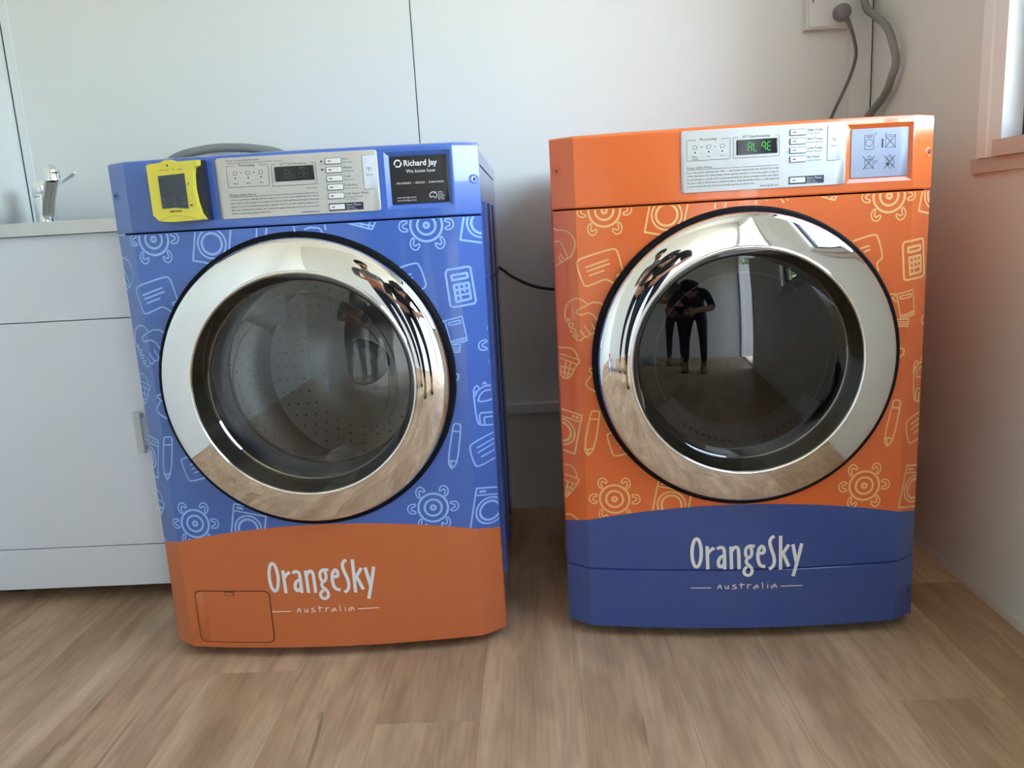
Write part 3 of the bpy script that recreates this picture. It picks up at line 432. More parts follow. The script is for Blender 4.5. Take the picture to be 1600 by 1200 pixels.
def front_panel(name, z0, hole, m, parent):
    bm = bmesh.new(); RH = 0.2795
    if hole:
        ca = [math.atan2(zz - ZDOOR, xx) for xx in (-FA, FA) for zz in (z0, ZS - 0.0015)]
        ang = sorted(ca + [2 * PI * k / 120 - PI for k in range(120)]); rings = []
        for t in range(7):
            ring = []
            for a in ang:
                c, s = math.cos(a), math.sin(a)
                k = min(FA / abs(c) if abs(c) > 1e-9 else 9, ((ZS - 0.0015 - ZDOOR) if s > 0 else (ZDOOR - z0)) / abs(s) if abs(s) > 1e-9 else 9)
                r = RH + (k - RH) * t / 6; x, z = r * c, ZDOOR + r * s
                ring.append(bm.verts.new((x, py(x), z)))
            rings.append(ring)
        n = len(ang)
        lip = [bm.verts.new((v.co.x * 0.99, 0.05, ZDOOR + (v.co.z - ZDOOR) * 0.99)) for v in rings[0]]
        for A, B in zip([lip] + rings, rings):
            for k in range(n): bm.faces.new((A[k], A[(k + 1) % n], B[(k + 1) % n], B[k]))
        zz = [z0, ZS - 0.0015]
        for s in (-1, 1):
            V = [[bm.verts.new((s * x, py(x) + dy, z)) for x, dy in ((FA, 0), (0.3395, 0), (0.3418, 0.0006), (W2, 0.0024), (W2, 0.032))] for z in zz]
            for k in range(4): bm.faces.new((V[0][k], V[0][k + 1], V[1][k + 1], V[1][k]))
        strip_rows(bm, [(z0, 0), (z0 - 0.003, 0.004), (z0 - 0.003, 0.05)], XS)
        strip_rows(bm, [(ZS - 0.0015, 0), (ZS - 0.0015, 0.02)], XS)
    else:
        strip_rows(bm, [(ZB, 0.05), (ZB, 0.006), (ZB + 0.004, 0), (z0 - 0.003, 0), (z0 - 0.0015, 0.002), (z0 - 0.0015, 0.02)], XS)
        for s in (-1, 1):
            V = [[bm.verts.new((s * W2, y, z)) for y in (FC, 0.062)] for z in (ZB, z0 - 0.0015)]
            bm.faces.new((V[0][0], V[0][1], V[1][1], V[1][0]))
    return obj(name, bm, m, parent, smooth=True, ang=22, recalc=False)

def control_band(m, parent):
    bm = bmesh.new(); px0, px1, pz0, pz1 = 0.178, 0.2955, 0.871, 0.9705
    xs = sorted(set([x for x in XS if abs(x - px0) > 0.012 and abs(x - px1) > 0.002] + [px0, px1]))
    V = {}
    def v(x, z, dy=0.0):
        k = (round(x, 5), round(z, 5), round(dy, 5))
        if k not in V: V[k] = bm.verts.new((x, py(x) + dy, z))
        return V[k]
    rows = [(ZS + 0.0015, 0.02), (ZS + 0.0015, 0.0015), (ZS + 0.004, 0), (pz0, 0), (pz1, 0), (0.977, 0), (0.981, 0.002), (ZT, 0.007), (ZT, 0.06)]
    for (z0, d0), (z1, d1) in zip(rows, rows[1:]):
        for x0, x1 in zip(xs, xs[1:]):
            if z0 == pz0 and x0 >= px0 - 1e-6 and x1 <= px1 + 1e-6: continue
            bm.faces.new((v(x0, z0, d0), v(x1, z0, d0), v(x1, z1, d1), v(x0, z1, d1)))
    # sloping sides of the recess that holds the plate
    ix0, ix1, iz0, iz1, dp = px0 + 0.0085, px1 - 0.0065, pz0 + 0.008, pz1 - 0.0075, 0.006
    inn = [x for x in xs if px0 - 1e-6 <= x <= px1 + 1e-6]
    mp = lambda x: ix0 + (x - px0) / (px1 - px0) * (ix1 - ix0)
    for x0, x1 in zip(inn, inn[1:]):
        for zo, zi in ((pz0, iz0), (pz1, iz1)): bm.faces.new((v(x0, zo), v(x1, zo), v(mp(x1), zi, dp), v(mp(x0), zi, dp)))
        bm.faces.new((v(mp(x0), iz0, dp), v(mp(x1), iz0, dp), v(mp(x1), iz1, dp), v(mp(x0), iz1, dp)))
    for xo, xi in ((px0, ix0), (px1, ix1)): bm.faces.new((v(xo, pz0), v(xi, iz0, dp), v(xi, iz1, dp), v(xo, pz1)))
    for s in (-1, 1):
        bm.faces.new((v(s * W2, ZS + 0.004), v(s * W2, 0.977), bm.verts.new((s * W2, 0.062, 0.977)), bm.verts.new((s * W2, 0.062, ZS + 0.004))))
        bm.faces.new((v(s * W2, 0.977), v(s * W2, 0.981, 0.002), v(s * W2, ZT, 0.007), bm.verts.new((s * W2, 0.062, ZT)), bm.verts.new((s * W2, 0.062, 0.977))))
    bmesh.ops.remove_doubles(bm, verts=bm.verts, dist=0.0001)
    o = obj('control_housing', bm, m, parent, smooth=True, ang=22)
    return o, (ix0, ix1, iz0, iz1, dp)

def curved_plate(name, x0, x1, z0, z1, t, m, parent, off=0.0, r=0.005):
    """thin rounded plate lying on the bowed front, front face t proud"""
    n = max(1, int((x1 - x0 - 2 * r) / 0.012)); e = min(0.0006, t * 0.5)
    xs = [x0 + r * (1 - math.cos(PI / 8 * k)) for k in range(4)] + [x0 + r + (x1 - x0 - 2 * r) * k / n for k in range(n + 1)] + [x1 - r * (1 - math.cos(PI / 8 * k)) for k in (3, 2, 1, 0)]
    def h(x):
        d = max(x0 + r - x, x - (x1 - r), 0.0)
        return r - math.sqrt(max(r * r - d * d, 0.0))
    cx = (x0 + x1) / 2; bm = bmesh.new(); rows = []
    for d, dy in ((0, 0), (0, -t + e), (e, -t)):
        f = 1 - 2 * d / (x1 - x0)
        top = [bm.verts.new((cx + (x - cx) * f, py(x) + off + dy, z1 - h(x) - d)) for x in xs]; bot = [bm.verts.new((cx + (x - cx) * f, py(x) + off + dy, z0 + h(x) + d)) for x in xs]
        rows.append((top, bot))
    for (ta, ba), (tb, bb) in zip(rows, rows[1:]):
        A, B = ba + ta[::-1], bb + tb[::-1]
        for k in range(len(A)): bm.faces.new((A[k], A[(k + 1) % len(A)], B[(k + 1) % len(A)], B[k]))
    top, bot = rows[-1]
    for k in range(len(xs) - 1): bm.faces.new((bot[k], bot[k + 1], top[k + 1], top[k]))
    return obj(name, bm, m, parent, smooth=True)
def rect(x0, x1, z0, z1): return [(x0, z0), (x1, z0), (x1, z1), (x0, z1), (x0, z0)]
def ribbons(S, it=0):
    bm = bmesh.new()
    for pts, wd in S: ribbon(bm, pts, wd, it, 0.004)
    return bm
def filled(x0, x1, z0, z1):
    bm = bmesh.new(); n = 4
    for k in range(n):
        a, b = x0 + (x1 - x0) * k / n, x0 + (x1 - x0) * (k + 1) / n
        bm.faces.new([bm.verts.new(p) for p in ((a, 0, z0), (b, 0, z0), (b, 0, z1), (a, 0, z1))])
    return bm
SEG = {'a': ((0, 2), (1, 2)), 'b': ((1, 2), (1, 1)), 'c': ((1, 1), (1, 0)), 'd': ((0, 0), (1, 0)), 'e': ((0, 1), (0, 0)), 'f': ((0, 2), (0, 1)), 'g': ((0, 1), (1, 1))}
def digit(bm, segs, x, z, wd, h, t):
    for s in segs:
        (ax, az), (bx, bz) = SEG[s]; A = Vector((x + ax * wd, z + az * h / 2)); B = Vector((x + bx * wd, z + bz * h / 2)); d = (B - A) * 0.12
        ribbon(bm, [A + d, B - d], t, 0, 0.01)

def screw(x, z, m, parent):
    bm = bmesh.new(); y = py(x) - 0.0
    lathe_y(bm, [(0.0085, y + 0.004), (0.0085, y + 0.0012), (0.0068, y + 0.0002), (0.0058, y + 0.0006), (0.0048, y + 0.0030), (0.0, y + 0.0030)], x, z, 20)
    for v in bm.verts: v.co.y += (v.co.x - x) * (0.714 if x > 0 else -0.714) - 0.0016
    s = obj('screw', bm, m, parent, smooth=True)
    bm = bmesh.new(); lathe_y(bm, [(0.0, y - 0.0010), (0.0022, y - 0.0010), (0.0030, y + 0.0012)], x, z, 14)
    obj('screw_head', bm, M['buttonrim'], s, smooth=True)

def machine(kind, loc, rz):
    wash = kind == 'washer'
    root = empty('washing_machine' if wash else 'tumble_dryer', loc, rz)
    paint = M['blue'] if wash else M['orange']; pr = M['printblue'] if wash else M['printorange']
    dx, dz = (0, 0) if wash else (0.012, 0.006)
    # shell
    bm = bmesh.new(); x, z0, z1, y0, y1 = W2 - 0.001, ZB, 0.944, 0.055, 0.68
    def quad(*p): bm.faces.new([bm.verts.new(q) for q in p])
    for s in (-1, 1): quad((s * x, y0, z0), (s * x, y1, z0), (s * x, y1, z1), (s * x, y0, z1))
    quad((-x, y1, z0), (x, y1, z0), (x, y1, z1), (-x, y1, z1)); quad((-x, y0, z0), (x, y0, z0), (x, y1, z0), (-x, y1, z0))
    bmesh.ops.remove_doubles(bm, verts=bm.verts, dist=0.0002)
    body = obj('cabinet_shell', bm, paint, root); md = body.modifiers.new('thick', 'SOLIDIFY'); md.thickness = 0.002; md.offset = -1
    for s in (-1, 1):
        for yy in (0.16, 0.33, 0.50):
            bm = bmesh.new(); xx = s * (x + 0.0)
            V = [[bm.verts.new((xx + s * d, yy + e, zz)) for e, d in ((-0.035, 0), (-0.028, 0.004), (0.028, 0.004), (0.035, 0))] for zz in (0.10, 0.88)]
            for k in range(3): bm.faces.new((V[0][k], V[0][k + 1], V[1][k + 1], V[1][k]))
            for r_ in V: bm.faces.new(r_)
            obj('side_rib', bm, paint, body)
    boxo('top_lid', (-x - 0.001, x + 0.001, 0.058, 0.685, 0.9465, 0.972), paint, root, 0.004)
    for fx in (-0.29, 0.29):
        for fy in (0.10, 0.62):
            bm = bmesh.new(); lathe_z(bm, [(0, 0), (0.022, 0), (0.022, 0.010), (0.012, 0.012), (0.012, ZB + 0.001), (0, ZB + 0.001)], fx, fy, 20); obj('foot', bm, M['foot'], root, smooth=True)
    # front and control band
    if wash: fp = front_panel('front_panel', ZB + 0.003, True, M['wash_front'], root)
    else:
        fp = front_panel('front_panel', 0.1495, True, M['dry_front'], root)
        kp = front_panel('kick_panel', 0.1480, False, mat('dryer_blue_paint', BLUE_B, 0.2, coat=0.6), root)
    ch, (ix0, ix1, iz0, iz1, dp) = control_band(paint, root)
    for sx, sz in ((-0.3305, 0.924), (0.3335, 0.918)): screw(sx, sz, paint, ch)
    if not wash:
        for sx in (-0.333, 0.333): screw(sx, 0.078, mat('dryer_screw_blue', BLUE_B, 0.25), kp)
    # door: one lathe per part about the axis at ZDOOR
    door = empty('door', (0, 0, 0)); door.parent = root
    def ring(name, prof, m, n=128, par=door):
        bm = bmesh.new(); lathe_y(bm, prof, 0, ZDOOR, n); return obj(name, bm, m, par, smooth=True)
    ring('door_surround', [(0.279, 0.05), (0.279, -0.018), (0.2785, -0.024), (0.2755, -0.027), (0.2700, -0.027), (0.2665, -0.020), (0.2665, 0.05)], M['black'])
    r0, r1 = 0.2070, 0.2685; P = []; y = -0.0490; nst = 26
    for k in range(nst + 1):
        t = k / nst; r = r0 + (r1 - r0) * t; P.append((r, y))
        th = 1.5 + 15 * t if t < 0.86 else 14.5 + (t - 0.86) / 0.14 * 54
        y += (r1 - r0) / nst * math.tan(math.radians(th))
    P = [(r0, 0.0)] + P + [(r1 + 0.0012, y + 0.004), (r1 + 0.0010, 0.0)]
    ring('chrome_ring', P, M['chrome'], 160)
    ring('ring_lip', [(0.2085 + 0.0030 * math.cos(a), -0.0505 + 0.0030 * math.sin(a)) for a in [2 * PI * k / 10 for k in range(11)]], M['chromerim'], 128)
    ring('door_bezel', [(0.2070, -0.050), (0.2050, -0.050), (0.2035, -0.046), (0.1945, -0.012), (0.1925, -0.008), (0.1905, -0.006), (0.1905, 0.014), (0.2070, 0.014)], M['bezel'])
    RG = 0.85; G = []
    for k in range(15): r = 0.1910 * k / 14; G.append((r, -0.0062 - (0.0217 - (RG - math.sqrt(RG * RG - r * r)))))
    G += [(r, yy + 0.005) for r, yy in G[::-1]]
    ring('door_glass', G, M['glassw'] if wash else M['glassd'])
    for rr_ in ((0.150, 0.166) if wash else (0.160,)): ring('bowl_rim', [(rr_ + 0.0011 * math.cos(a), 0.006 + 0.0011 * math.sin(a)) for a in [2 * PI * k / 6 for k in range(7)]], M['rubber'] if wash else M['lint'], 96)
    # what lies behind the glass
    ring('drum_gasket', [(0.1905, 0.012), (0.197, 0.013), (0.215, 0.03), (0.215, 0.075), (0.190, 0.085), (0.190, 0.10), (0.2512, 0.105)] if wash else [(0.1905, 0.012), (0.200, 0.013), (0.205, 0.06), (0.2512, 0.065)], M['rubber'], 96, root)
    dm = M['steel'] if wash else M['drumdark']; yd = 0.105 if wash else 0.065; ye = 0.50
    ring('drum', [(0.2512, yd), (0.2512, ye - 0.02), (0.243, ye), (0.150, ye + 0.012), (0.120, ye + 0.004), (0.0, ye + 0.004)], dm, 96, root)
    dr = [c for c in root.children if c.name.startswith('drum') and 'gasket' not in c.name][0]
    if wash:
        bm = bmesh.new(); lathe_y(bm, [(0.0, ye - 0.018), (0.036, ye - 0.017), (0.042, ye - 0.012), (0.050, ye - 0.010), (0.056, ye - 0.004), (0.058, ye + 0.006)], 0, ZDOOR, 40)
        for v in bm.verts:
            a = math.atan2(v.co.z - ZDOOR, v.co.x); k = 1 + 0.06 * math.cos(3 * a); v.co.x *= k; v.co.z = ZDOOR + (v.co.z - ZDOOR) * k
        obj('drum_hub', bm, M['steellight'], dr, smooth=True)
    for k in range(3):
        a0 = math.radians((143, 262, 22)[k] if wash else (80, 200, 320)[k]); bm = bmesh.new(); V = []
        for i in range(9):
            t = i / 8; yy = yd + 0.03 + (ye - yd - 0.05) * t; hgt = 0.068 * math.sin(PI * (0.12 + 0.8 * t)); tw = 0.16 * (t - 0.5)
            V.append([])
            for j in range(7):
                u = j / 6 - 0.5; r = 0.2505 - hgt * math.cos(PI * u); a = a0 + tw + u * 0.36
                V[-1].append(bm.verts.new((r * math.cos(a), yy, ZDOOR + r * math.sin(a))))
        for A, B in zip(V, V[1:]):
            for j in range(6): bm.faces.new((A[j], A[j + 1], B[j + 1], B[j]))
        bm.faces.new(V[0]); bm.faces.new(V[-1]); obj('lifter', bm, M['steellight'] if wash else dm, dr, smooth=True)
    if wash:        # perforations of the drum wall and back
        bm = bmesh.new()
        for i in range(48):
            for j in range(9):
                a = 2 * PI * (i + 0.5 * (j % 2)) / 48; yy = 0.15 + 0.036 * j
                if any(abs((a - math.radians(q) + PI) % (2 * PI) - PI) < 0.21 for q in (143, 262, 22)): continue
                c = Vector((0.2507 * math.cos(a), yy, ZDOOR + 0.2507 * math.sin(a))); tg = Vector((-math.sin(a), 0, math.cos(a))); yv = Vector((0, 1, 0))
                bm.faces.new([bm.verts.new(c + (tg * math.cos(k * PI / 3) + yv * math.sin(k * PI / 3)) * 0.0026) for k in range(6)])
        for rr_, n_ in ((0.165, 30), (0.185, 34), (0.205, 38), (0.225, 42)):
            for i in range(n_):
                a = 2 * PI * i / n_; yb = ye + 0.012 + (rr_ - 0.15) / 0.093 * -0.012 - 0.0009; c = Vector((rr_ * math.cos(a), yb, ZDOOR + rr_ * math.sin(a)))
                bm.faces.new([bm.verts.new(c + Vector((math.cos(k * PI / 3), 0, math.sin(k * PI / 3))) * 0.0026) for k in range(6)])
        h = obj('perforations', bm, M['hole'], dr); h['kind'] = 'stuff'
    else:           # lint filter arc with two rows of square holes
        bm = bmesh.new(); V = []
        for i in range(25):
            a = math.radians(212 + 116 * i / 24); V.append([bm.verts.new((r * math.cos(a), yy, ZDOOR + r * math.sin(a))) for r, yy in ((0.1825, 0.018), (0.152, 0.030), (0.146, 0.040), (0.146, 0.075))])
        for A, B in zip(V, V[1:]):
            for j in range(3): bm.faces.new((A[j], A[j + 1], B[j + 1], B[j]))
        lf = obj('lint_filter', bm, M['lint'], root, smooth=True)
        for a_ in [232 + 4.6 * k for k in range(8)] + [283 + 4.6 * k for k in range(8)]:
            a = math.radians(a_); u = Vector((math.cos(a), -0.39 * 0, math.sin(a))); t = Vector((-math.sin(a), 0, math.cos(a))); bm = bmesh.new()
            c = Vector((0.166 * math.cos(a), 0.0235, ZDOOR + 0.166 * math.sin(a))); s = 0.0033; n_ = Vector((0, 1, 0)); ur = (u * 0.93 + n_ * -0.37).normalized()
            vs = [[bm.verts.new(c + t * p * s + ur * q * s + n_ * dd) for p, q in ((-1, -1), (1, -1), (1, 1), (-1, 1))] for dd in (-0.0012, 0.003)]
            bm.faces.new(vs[0]); bm.faces.new(vs[1])
            for k in range(4): bm.faces.new((vs[0][k], vs[0][(k + 1) % 4], vs[1][(k + 1) % 4], vs[1][k]))
            obj('filter_hole', bm, M['hole'], lf)
    if wash: dr.matrix_local = Matrix.Translation((0, 0.105, ZDOOR)) @ Matrix.Rotation(math.radians(-7.5), 4, 'X') @ Matrix.Translation((0, -0.105, -ZDOOR))
    # printed motifs on the front
    for nm, S in ICONS:
        bm = bmesh.new()
        for pts, wd in S: ribbon(bm, [(p[0] + dx, p[1] + dz) for p in pts], wd, 1 if len(pts) > 4 and 'calc' not in nm and 'book' not in nm else 0, 0.0018)
        clip_front(bm)
        if len(bm.faces): printed(nm, bm, pr, fp)
        else: bm.free()
    for tx, tz in TURTLES:
        bm = bmesh.new(); tx += dx; tz += dz
        for r, wd in ((0.0285, 0.0042), (0.0165, 0.0042)): ribbon(bm, circle(tx, tz, r, 48), wd, 0, 0.0016)
        ribbon(bm, circle(tx, tz, 0.0045, 16), 0.0045, 0, 0.0016)
        for a in (0, 180, 55, 125, -55, -125):
            a = math.radians(a); d = Vector((math.cos(a), math.sin(a))); s = Vector((-d.y, d.x)); c = Vector((tx, tz)) + d * 0.0405
            if abs(math.sin(a)) > 0.3: s = (s + d * 0.25 * (1 if math.sin(a) * math.cos(a) > 0 else -1)).normalized()
            U = [c - d * 0.0055 + s * 0.0098] + [c + d * (0.0085 * math.sin(q)) + s * (0.0095 * math.cos(q)) for q in [PI * k / 12 for k in range(13)]] + [c - d * 0.0055 - s * 0.0098, c - d * 0.0075 - s * 0.0062] + [c - d * 0.0010 + d * (0.0030 * math.sin(q)) - s * (0.0034 * math.cos(q)) for q in [PI * k / 6 for k in range(7)]] + [c - d * 0.0075 + s * 0.0062, c - d * 0.0055 + s * 0.0098]
            ribbon(bm, [tuple(q) for q in U], 0.0026, 1, 0.0016)
        clip_front(bm); printed('turtle_print', bm, pr, fp)
    for wx, wz in WASHERS:
        bm = bmesh.new(); th = math.radians(-12); c_, s_ = math.cos(th), math.sin(th)
        def T(u, v): return (wx + dx + c_ * u - s_ * v, wz + dz + s_ * u + c_ * v)
        bw, b0, b1 = 0.033, -0.036, 0.046
        ribbon(bm, [T(-bw, b0), T(bw, b0), T(bw, b1), T(-bw, b1), T(-bw, b0)], 0.0034, 0, 0.0016)
        ribbon(bm, [T(-bw, b1 - 0.014), T(bw, b1 - 0.014)], 0.0028, 0, 0.0016)
        ribbon(bm, [T(-bw + 0.006, b1 - 0.007), T(-bw + 0.019, b1 - 0.007)], 0.0045, 0, 0.0016)
        for q in (0.018, 0.025): ribbon(bm, circle(*T(q, b1 - 0.007), 0.002, 12), 0.002, 0, 0.0016)
        ribbon(bm, circle(*T(0, 0), 0.0265, 44), 0.0034, 0, 0.0016); ribbon(bm, circle(*T(0, 0), 0.0190, 40), 0.0044, 0, 0.0016)
        clip_front(bm); printed('washing_machine_print', bm, pr, fp)
    lx, lz = (-0.0195, -0.009) if wash else (0, 0)
    big, small = bmesh.new(), bmesh.new()
    for pts, wd in LOGO: ribbon(big if wd > 0.004 else small, [(p[0] + lx, p[1] + lz) for p in pts], wd, 2 if wd > 0.004 and len(pts) > 3 else 1, 0.002)
    if not wash:
        for q in (big, small):
            pass
    host = fp
    printed('logo_lettering', big, M['white'], host, 0.0007); printed('logo_subtitle', small, M['thinwhite'], host, 0.0007)
    # silver fascia with display, buttons and small print
    if wash: fa = curved_plate('control_fascia', -0.1225, 0.1665, 0.8700, 0.9760, 0.0022, M['silver'], root)
    else: fa = curved_plate('control_fascia', -0.1100, 0.1755, 0.8700, 0.9765, 0.0022, M['silver'], root)
    O = 0.0026; fx = 0.0 if wash else 0.0025
    ds = curved_plate('display_window', -0.0165 + fx, 0.0540 + fx, 0.9300, 0.9555, 0.0034, M['lcd'], fa, r=0.0015)
    bm = bmesh.new(); chars = ('abcdefg',) * 4 if wash else ('abefgc', 'def', 'abfgc', 'adefg')
    for k, c in enumerate(chars): digit(bm, c, (0.003, 0.0125, 0.027, 0.0365)[k] + fx, 0.9355, 0.0062, 0.0140, 0.0015 if not wash else 0.0011)
    printed('display_digits', bm, M['lcdseg'] if wash else M['green'], ds, 0.0038)
    if wash:
        bm = text_bm('MIN', 0.0045, 0.028, 0.9505, sx=1.3); printed('display_caption', bm, M['inkgrey'], ds, 0.0037)
    S = []
    p0, p1, pz0, pz1 = (-0.103, -0.0275, 0.9245, 0.9610) if wash else (-0.100, -0.025, 0.9250, 0.9600); e0, e1, ez0, ez1 = (-0.022, 0.0575, 0.9225, 0.9595) if wash else (-0.0195, 0.0595, 0.9250, 0.9600)
    for a, b, c, d, g in ((p0, p1, pz0, pz1, 0.022), (e0, e1, ez0, ez1, 0.032)):
        m_ = (a + b) / 2
        S += [([(m_ - g, d), (a, d), (a, c), (b, c), (b, d), (m_ + g, d)], 0.0006)]
    nz = 0.9075 if wash else 0.9095
    S += [([(p0, nz), (e1, nz)], 0.0006)]
    # process symbols
    for k in range(3):
        cx = p0 + 0.0145 + 0.0235 * k; cz = pz1 - 0.0125
        S += [([(cx - 0.0035, cz + 0.003), (cx - 0.003, cz - 0.003), (cx + 0.003, cz - 0.003), (cx + 0.0035, cz + 0.003)], 0.0007), ([(cx - 0.0015, cz + 0.0025), (cx, cz + 0.0035), (cx + 0.0015, cz + 0.0025)], 0.0006)]
        S += [(circle(cx, cz - 0.0085, 0.0007, 10), 0.0014)]
        if k < 2: S += [([(cx + 0.010, cz), (cx + 0.0125, cz)], 0.0012)]
    printed('fascia_lines', ribbons(S), M['ink'], fa, O)
    bm = bmesh.new(); tx = lambda s, sz, x, z, al='LEFT', b=0.0: merge(bm, text_bm(s, sz, x, z, al, 1, 1.0, b))
    tx('Processing', 0.0066, (p0 + p1) / 2, pz1 - 0.0016, 'CENTER'); tx('EST Time Remaining', 0.0056, (e0 + e1) / 2, ez1 - 0.0014, 'CENTER')
    for k, s in enumerate(('Wash', 'Rinse', 'Spin') if wash else ('Filter', 'Dry', 'Cool')): tx(s, 0.0042, p0 + 0.0145 + 0.0235 * k, pz0 + 0.005, 'CENTER')
    if not wash: tx('Check', 0.0042, p0 + 0.0145, pz0 + 0.0012, 'CENTER')
    tx('Washer Safety Notes' if wash else 'Dryer Safety Notes', 0.0056, p0, nz + 0.0016)
    if wash:
        tx('Water Connect Date Reminder', 0.0048, p0, 0.9690); tx('Contact your supplier if machine is not working as intended on the display', 0.0034, p0, 0.9650); tx('Door Lock', 0.0040, 0.038, 0.9150)
        lines = ['1. Do not open the door until the cycle has completed. Do not touch clothes until the drum has stopped', 'down or there is risk of injury. Do not wash items that are soiled with flammable liquids as they may', 'explode. Do not overload with laundry when loading the drum. Do not allow children to play near the', 'unit. In case of fault stop the machine and contact your supplier before the next use. Do not use water', 'softener or bleach with the machine unless told to.']
    else:
        lines = ['Do not dry articles containing foam, rubber, or any similarly textured rubber-like materials. Do not dry', 'articles which have been cleaned using solvents, gasoline, kerosene or oil as these ignite or explode.', 'Do not attempt to open the door or put in hands while the drum is moving as it may cause injury.', 'Use dryer only for fabrics that are washed in water. Clean the lint filter before or after each load', 'in order to reduce risk of fire. Keep area around the dryer free from lint and dust.']
    ww = e1 - p0
    for k, s in enumerate(lines):
        tb = text_bm(s, 0.0044, 0, 0, 'LEFT', 1); wd = max(v.co.x for v in tb.verts); sc_ = min(1.0, ww / wd) if k < 4 else ww / wd * (0.62 if wash else 0.98)
        if k == 4: sc_ = min(sc_, 0.8)
        for v in tb.verts: v.co.x = p0 + v.co.x * sc_; v.co.z += nz - 0.0062 - 0.0060 * k
        merge(bm, tb)
    tx('www.lgcdt.com', 0.0052, e1, 0.8735 if wash else 0.8742, 'RIGHT', 0.0)
    names = (('Hot', 'Heavy Soiled'), ('Warm', 'Daily Laundry'), ('Cold', 'Quick Cycle'), ('Delicates', 'Special Garments'), ('Add Super Wash', 'Extra wash / pre-wash')) if wash else (('High Temp', '7 Heat / Max Dry'), ('Med Temp', '7 Minutes Max Heat'), ('Low Temp', '7 Heat / Min Heat'), ('No Heat', 'Cool Dry Minutes'))
    bx = 0.075 if wash else 0.0775
    for k, (a, b) in enumerate(names):
        zc = (0.9600 - 0.0150 * k) if wash else (0.9625 - 0.0151 * k)
        tx(a, 0.0060, bx + 0.0305, zc + 0.0010); tx(b, 0.0034, bx + 0.0305, zc - 0.0040)
    if wash: tx('Rinse / Prog adj', 0.0032, bx + 0.0305, 0.9600 - 0.060 - 0.0082)
    wx0, wx1, wz0, wz1 = (0.1400, 0.1620, 0.9085, 0.9670) if wash else (0.1430, 0.1665, 0.9120, 0.9705)
    printed('fascia_small_print', bm, M['ink'], fa, O)['kind'] = 'stuff'
    zs_ = [0.9600 - 0.0150 * k for k in range(5)] + [0.8805] if wash else [0.9625 - 0.0151 * k for k in range(4)] + [0.8815]
    sb = curved_plate('start_field', bx - 0.0012, bx + 0.0610, zs_[-1] - 0.0068, zs_[-1] + 0.0068, 0.0026, M['navy'], fa, r=0.0008)
    bm = text_bm('Start / Pause', 0.0052, bx + 0.0305, zs_[-1] + 0.0012, 'LEFT', 1); merge(bm, text_bm('Quick Start', 0.0032, bx + 0.0305, zs_[-1] - 0.0026, 'LEFT', 1)); merge(bm, text_bm('Hold to Cancel', 0.0030, bx + 0.0305, zs_[-1] - 0.0058, 'LEFT', 1))
    printed('start_caption', bm, M['white'], sb, 0.0030)
    for zc in zs_:
        rm = curved_plate('button_rim', bx - 0.0005, bx + 0.0285, zc - 0.0056, zc + 0.0056, 0.0028, M['buttonrim'], fa, r=0.0012)
        bt = curved_plate('button', bx + 0.0006, bx + 0.0274, zc - 0.0046, zc + 0.0046, 0.0046, M['button'], fa, r=0.0012)
        bm = bmesh.new(); ribbon(bm, [(bx + 0.005, zc), (bx + 0.0105, zc)], 0.0016, 0); printed('button_mark', bm, M['ink'], bt, 0.0050)
    if wash:
        bm = bmesh.new()
        for q in ([(0.0655, 0.9590), (0.0705, 0.9590), (0.0680, 0.9630)], [(0.0658, 0.9475), (0.0683, 0.9435), (0.0708, 0.9475)]): bm.faces.new([bm.verts.new((a, 0, b)) for a, b in q])
        printed('arrow_marks', bm, M['ink'], fa, O)
    wf_ = curved_plate('wireless_tag_rim', wx0 - 0.0007, wx1 + 0.0007, wz0 - 0.0007, wz1 + 0.0007, 0.0025, M['inkgrey'], fa, r=0.001)
    wf_ = curved_plate('wireless_tag', wx0, wx1, wz0, wz1, 0.0030, mat('pale_tag', lin(206, 208, 214), 0.4), fa, r=0.001)
    cx, cz = (wx0 + wx1) / 2, (wz0 + wz1) / 2 + 0.002
    S = [([(cx + r * math.cos(math.radians(a)), cz + r * math.sin(math.radians(a))) for a in range(45, 136, 15)], 0.0008) for r in (0.0022, 0.0042, 0.0062)] + [(circle(cx, cz, 0.0004, 8), 0.0008)]
    bm = ribbons(S); merge(bm, text_bm('Wi-Fi', 0.0050, cx, cz - 0.0085, 'CENTER', 1)); printed('wireless_mark', bm, M['inkgrey'], wf_, 0.0034)
    # plate in the recess
    base = lambda x: py(x) + dp
    pl = curved_plate('brand_plate' if wash else 'instruction_plate', ix0 + 0.0003, ix1 - 0.0003, iz0 + 0.0003, iz1 - 0.0003, 0.0015, M['blackplate'] if wash else M['greyplate'], root, off=dp, r=0.002)
    cx = (ix0 + ix1) / 2
    if wash:
        bm = text_bm('Richard Jay', 0.0142, ix0 + 0.0245, 0.9455, 'LEFT', 3, 0.93, 0.00025); merge(bm, text_bm('We know how', 0.0085, cx + 0.003, 0.9335, 'CENTER', 2))
        S = [([(ix0 + 0.0145 + r * math.cos(math.radians(a)), 0.9502 + r * math.sin(math.radians(a))) for a in rng], 0.0024) for r, rng in ((0.0058, range(35, 215, 12)), (0.0058, range(225, 390, 12)))]
        merge(bm, ribbons(S)); printed('plate_title', bm, M['white'], pl, 0.0018, base)
        bm = text_bm('MACHINERY  -  SERVICE  -  SPARE PARTS', 0.0050, 0, 0.9140, 'LEFT', 1)
        wd = max(v.co.x for v in bm.verts)
        for v in bm.verts: v.co.x = ix0 + 0.010 + v.co.x * 0.084 / wd
        merge(bm, text_bm('www.richardjay.com.au', 0.0042, ix0 + 0.009, 0.8895, 'LEFT', 1, 0.86)); merge(bm, text_bm('www.richardjay.com.au', 0.0042, ix0 + 0.009, 0.8845, 'LEFT', 1, 0.86))
        ax, az = ix0 + 0.0735, 0.8925
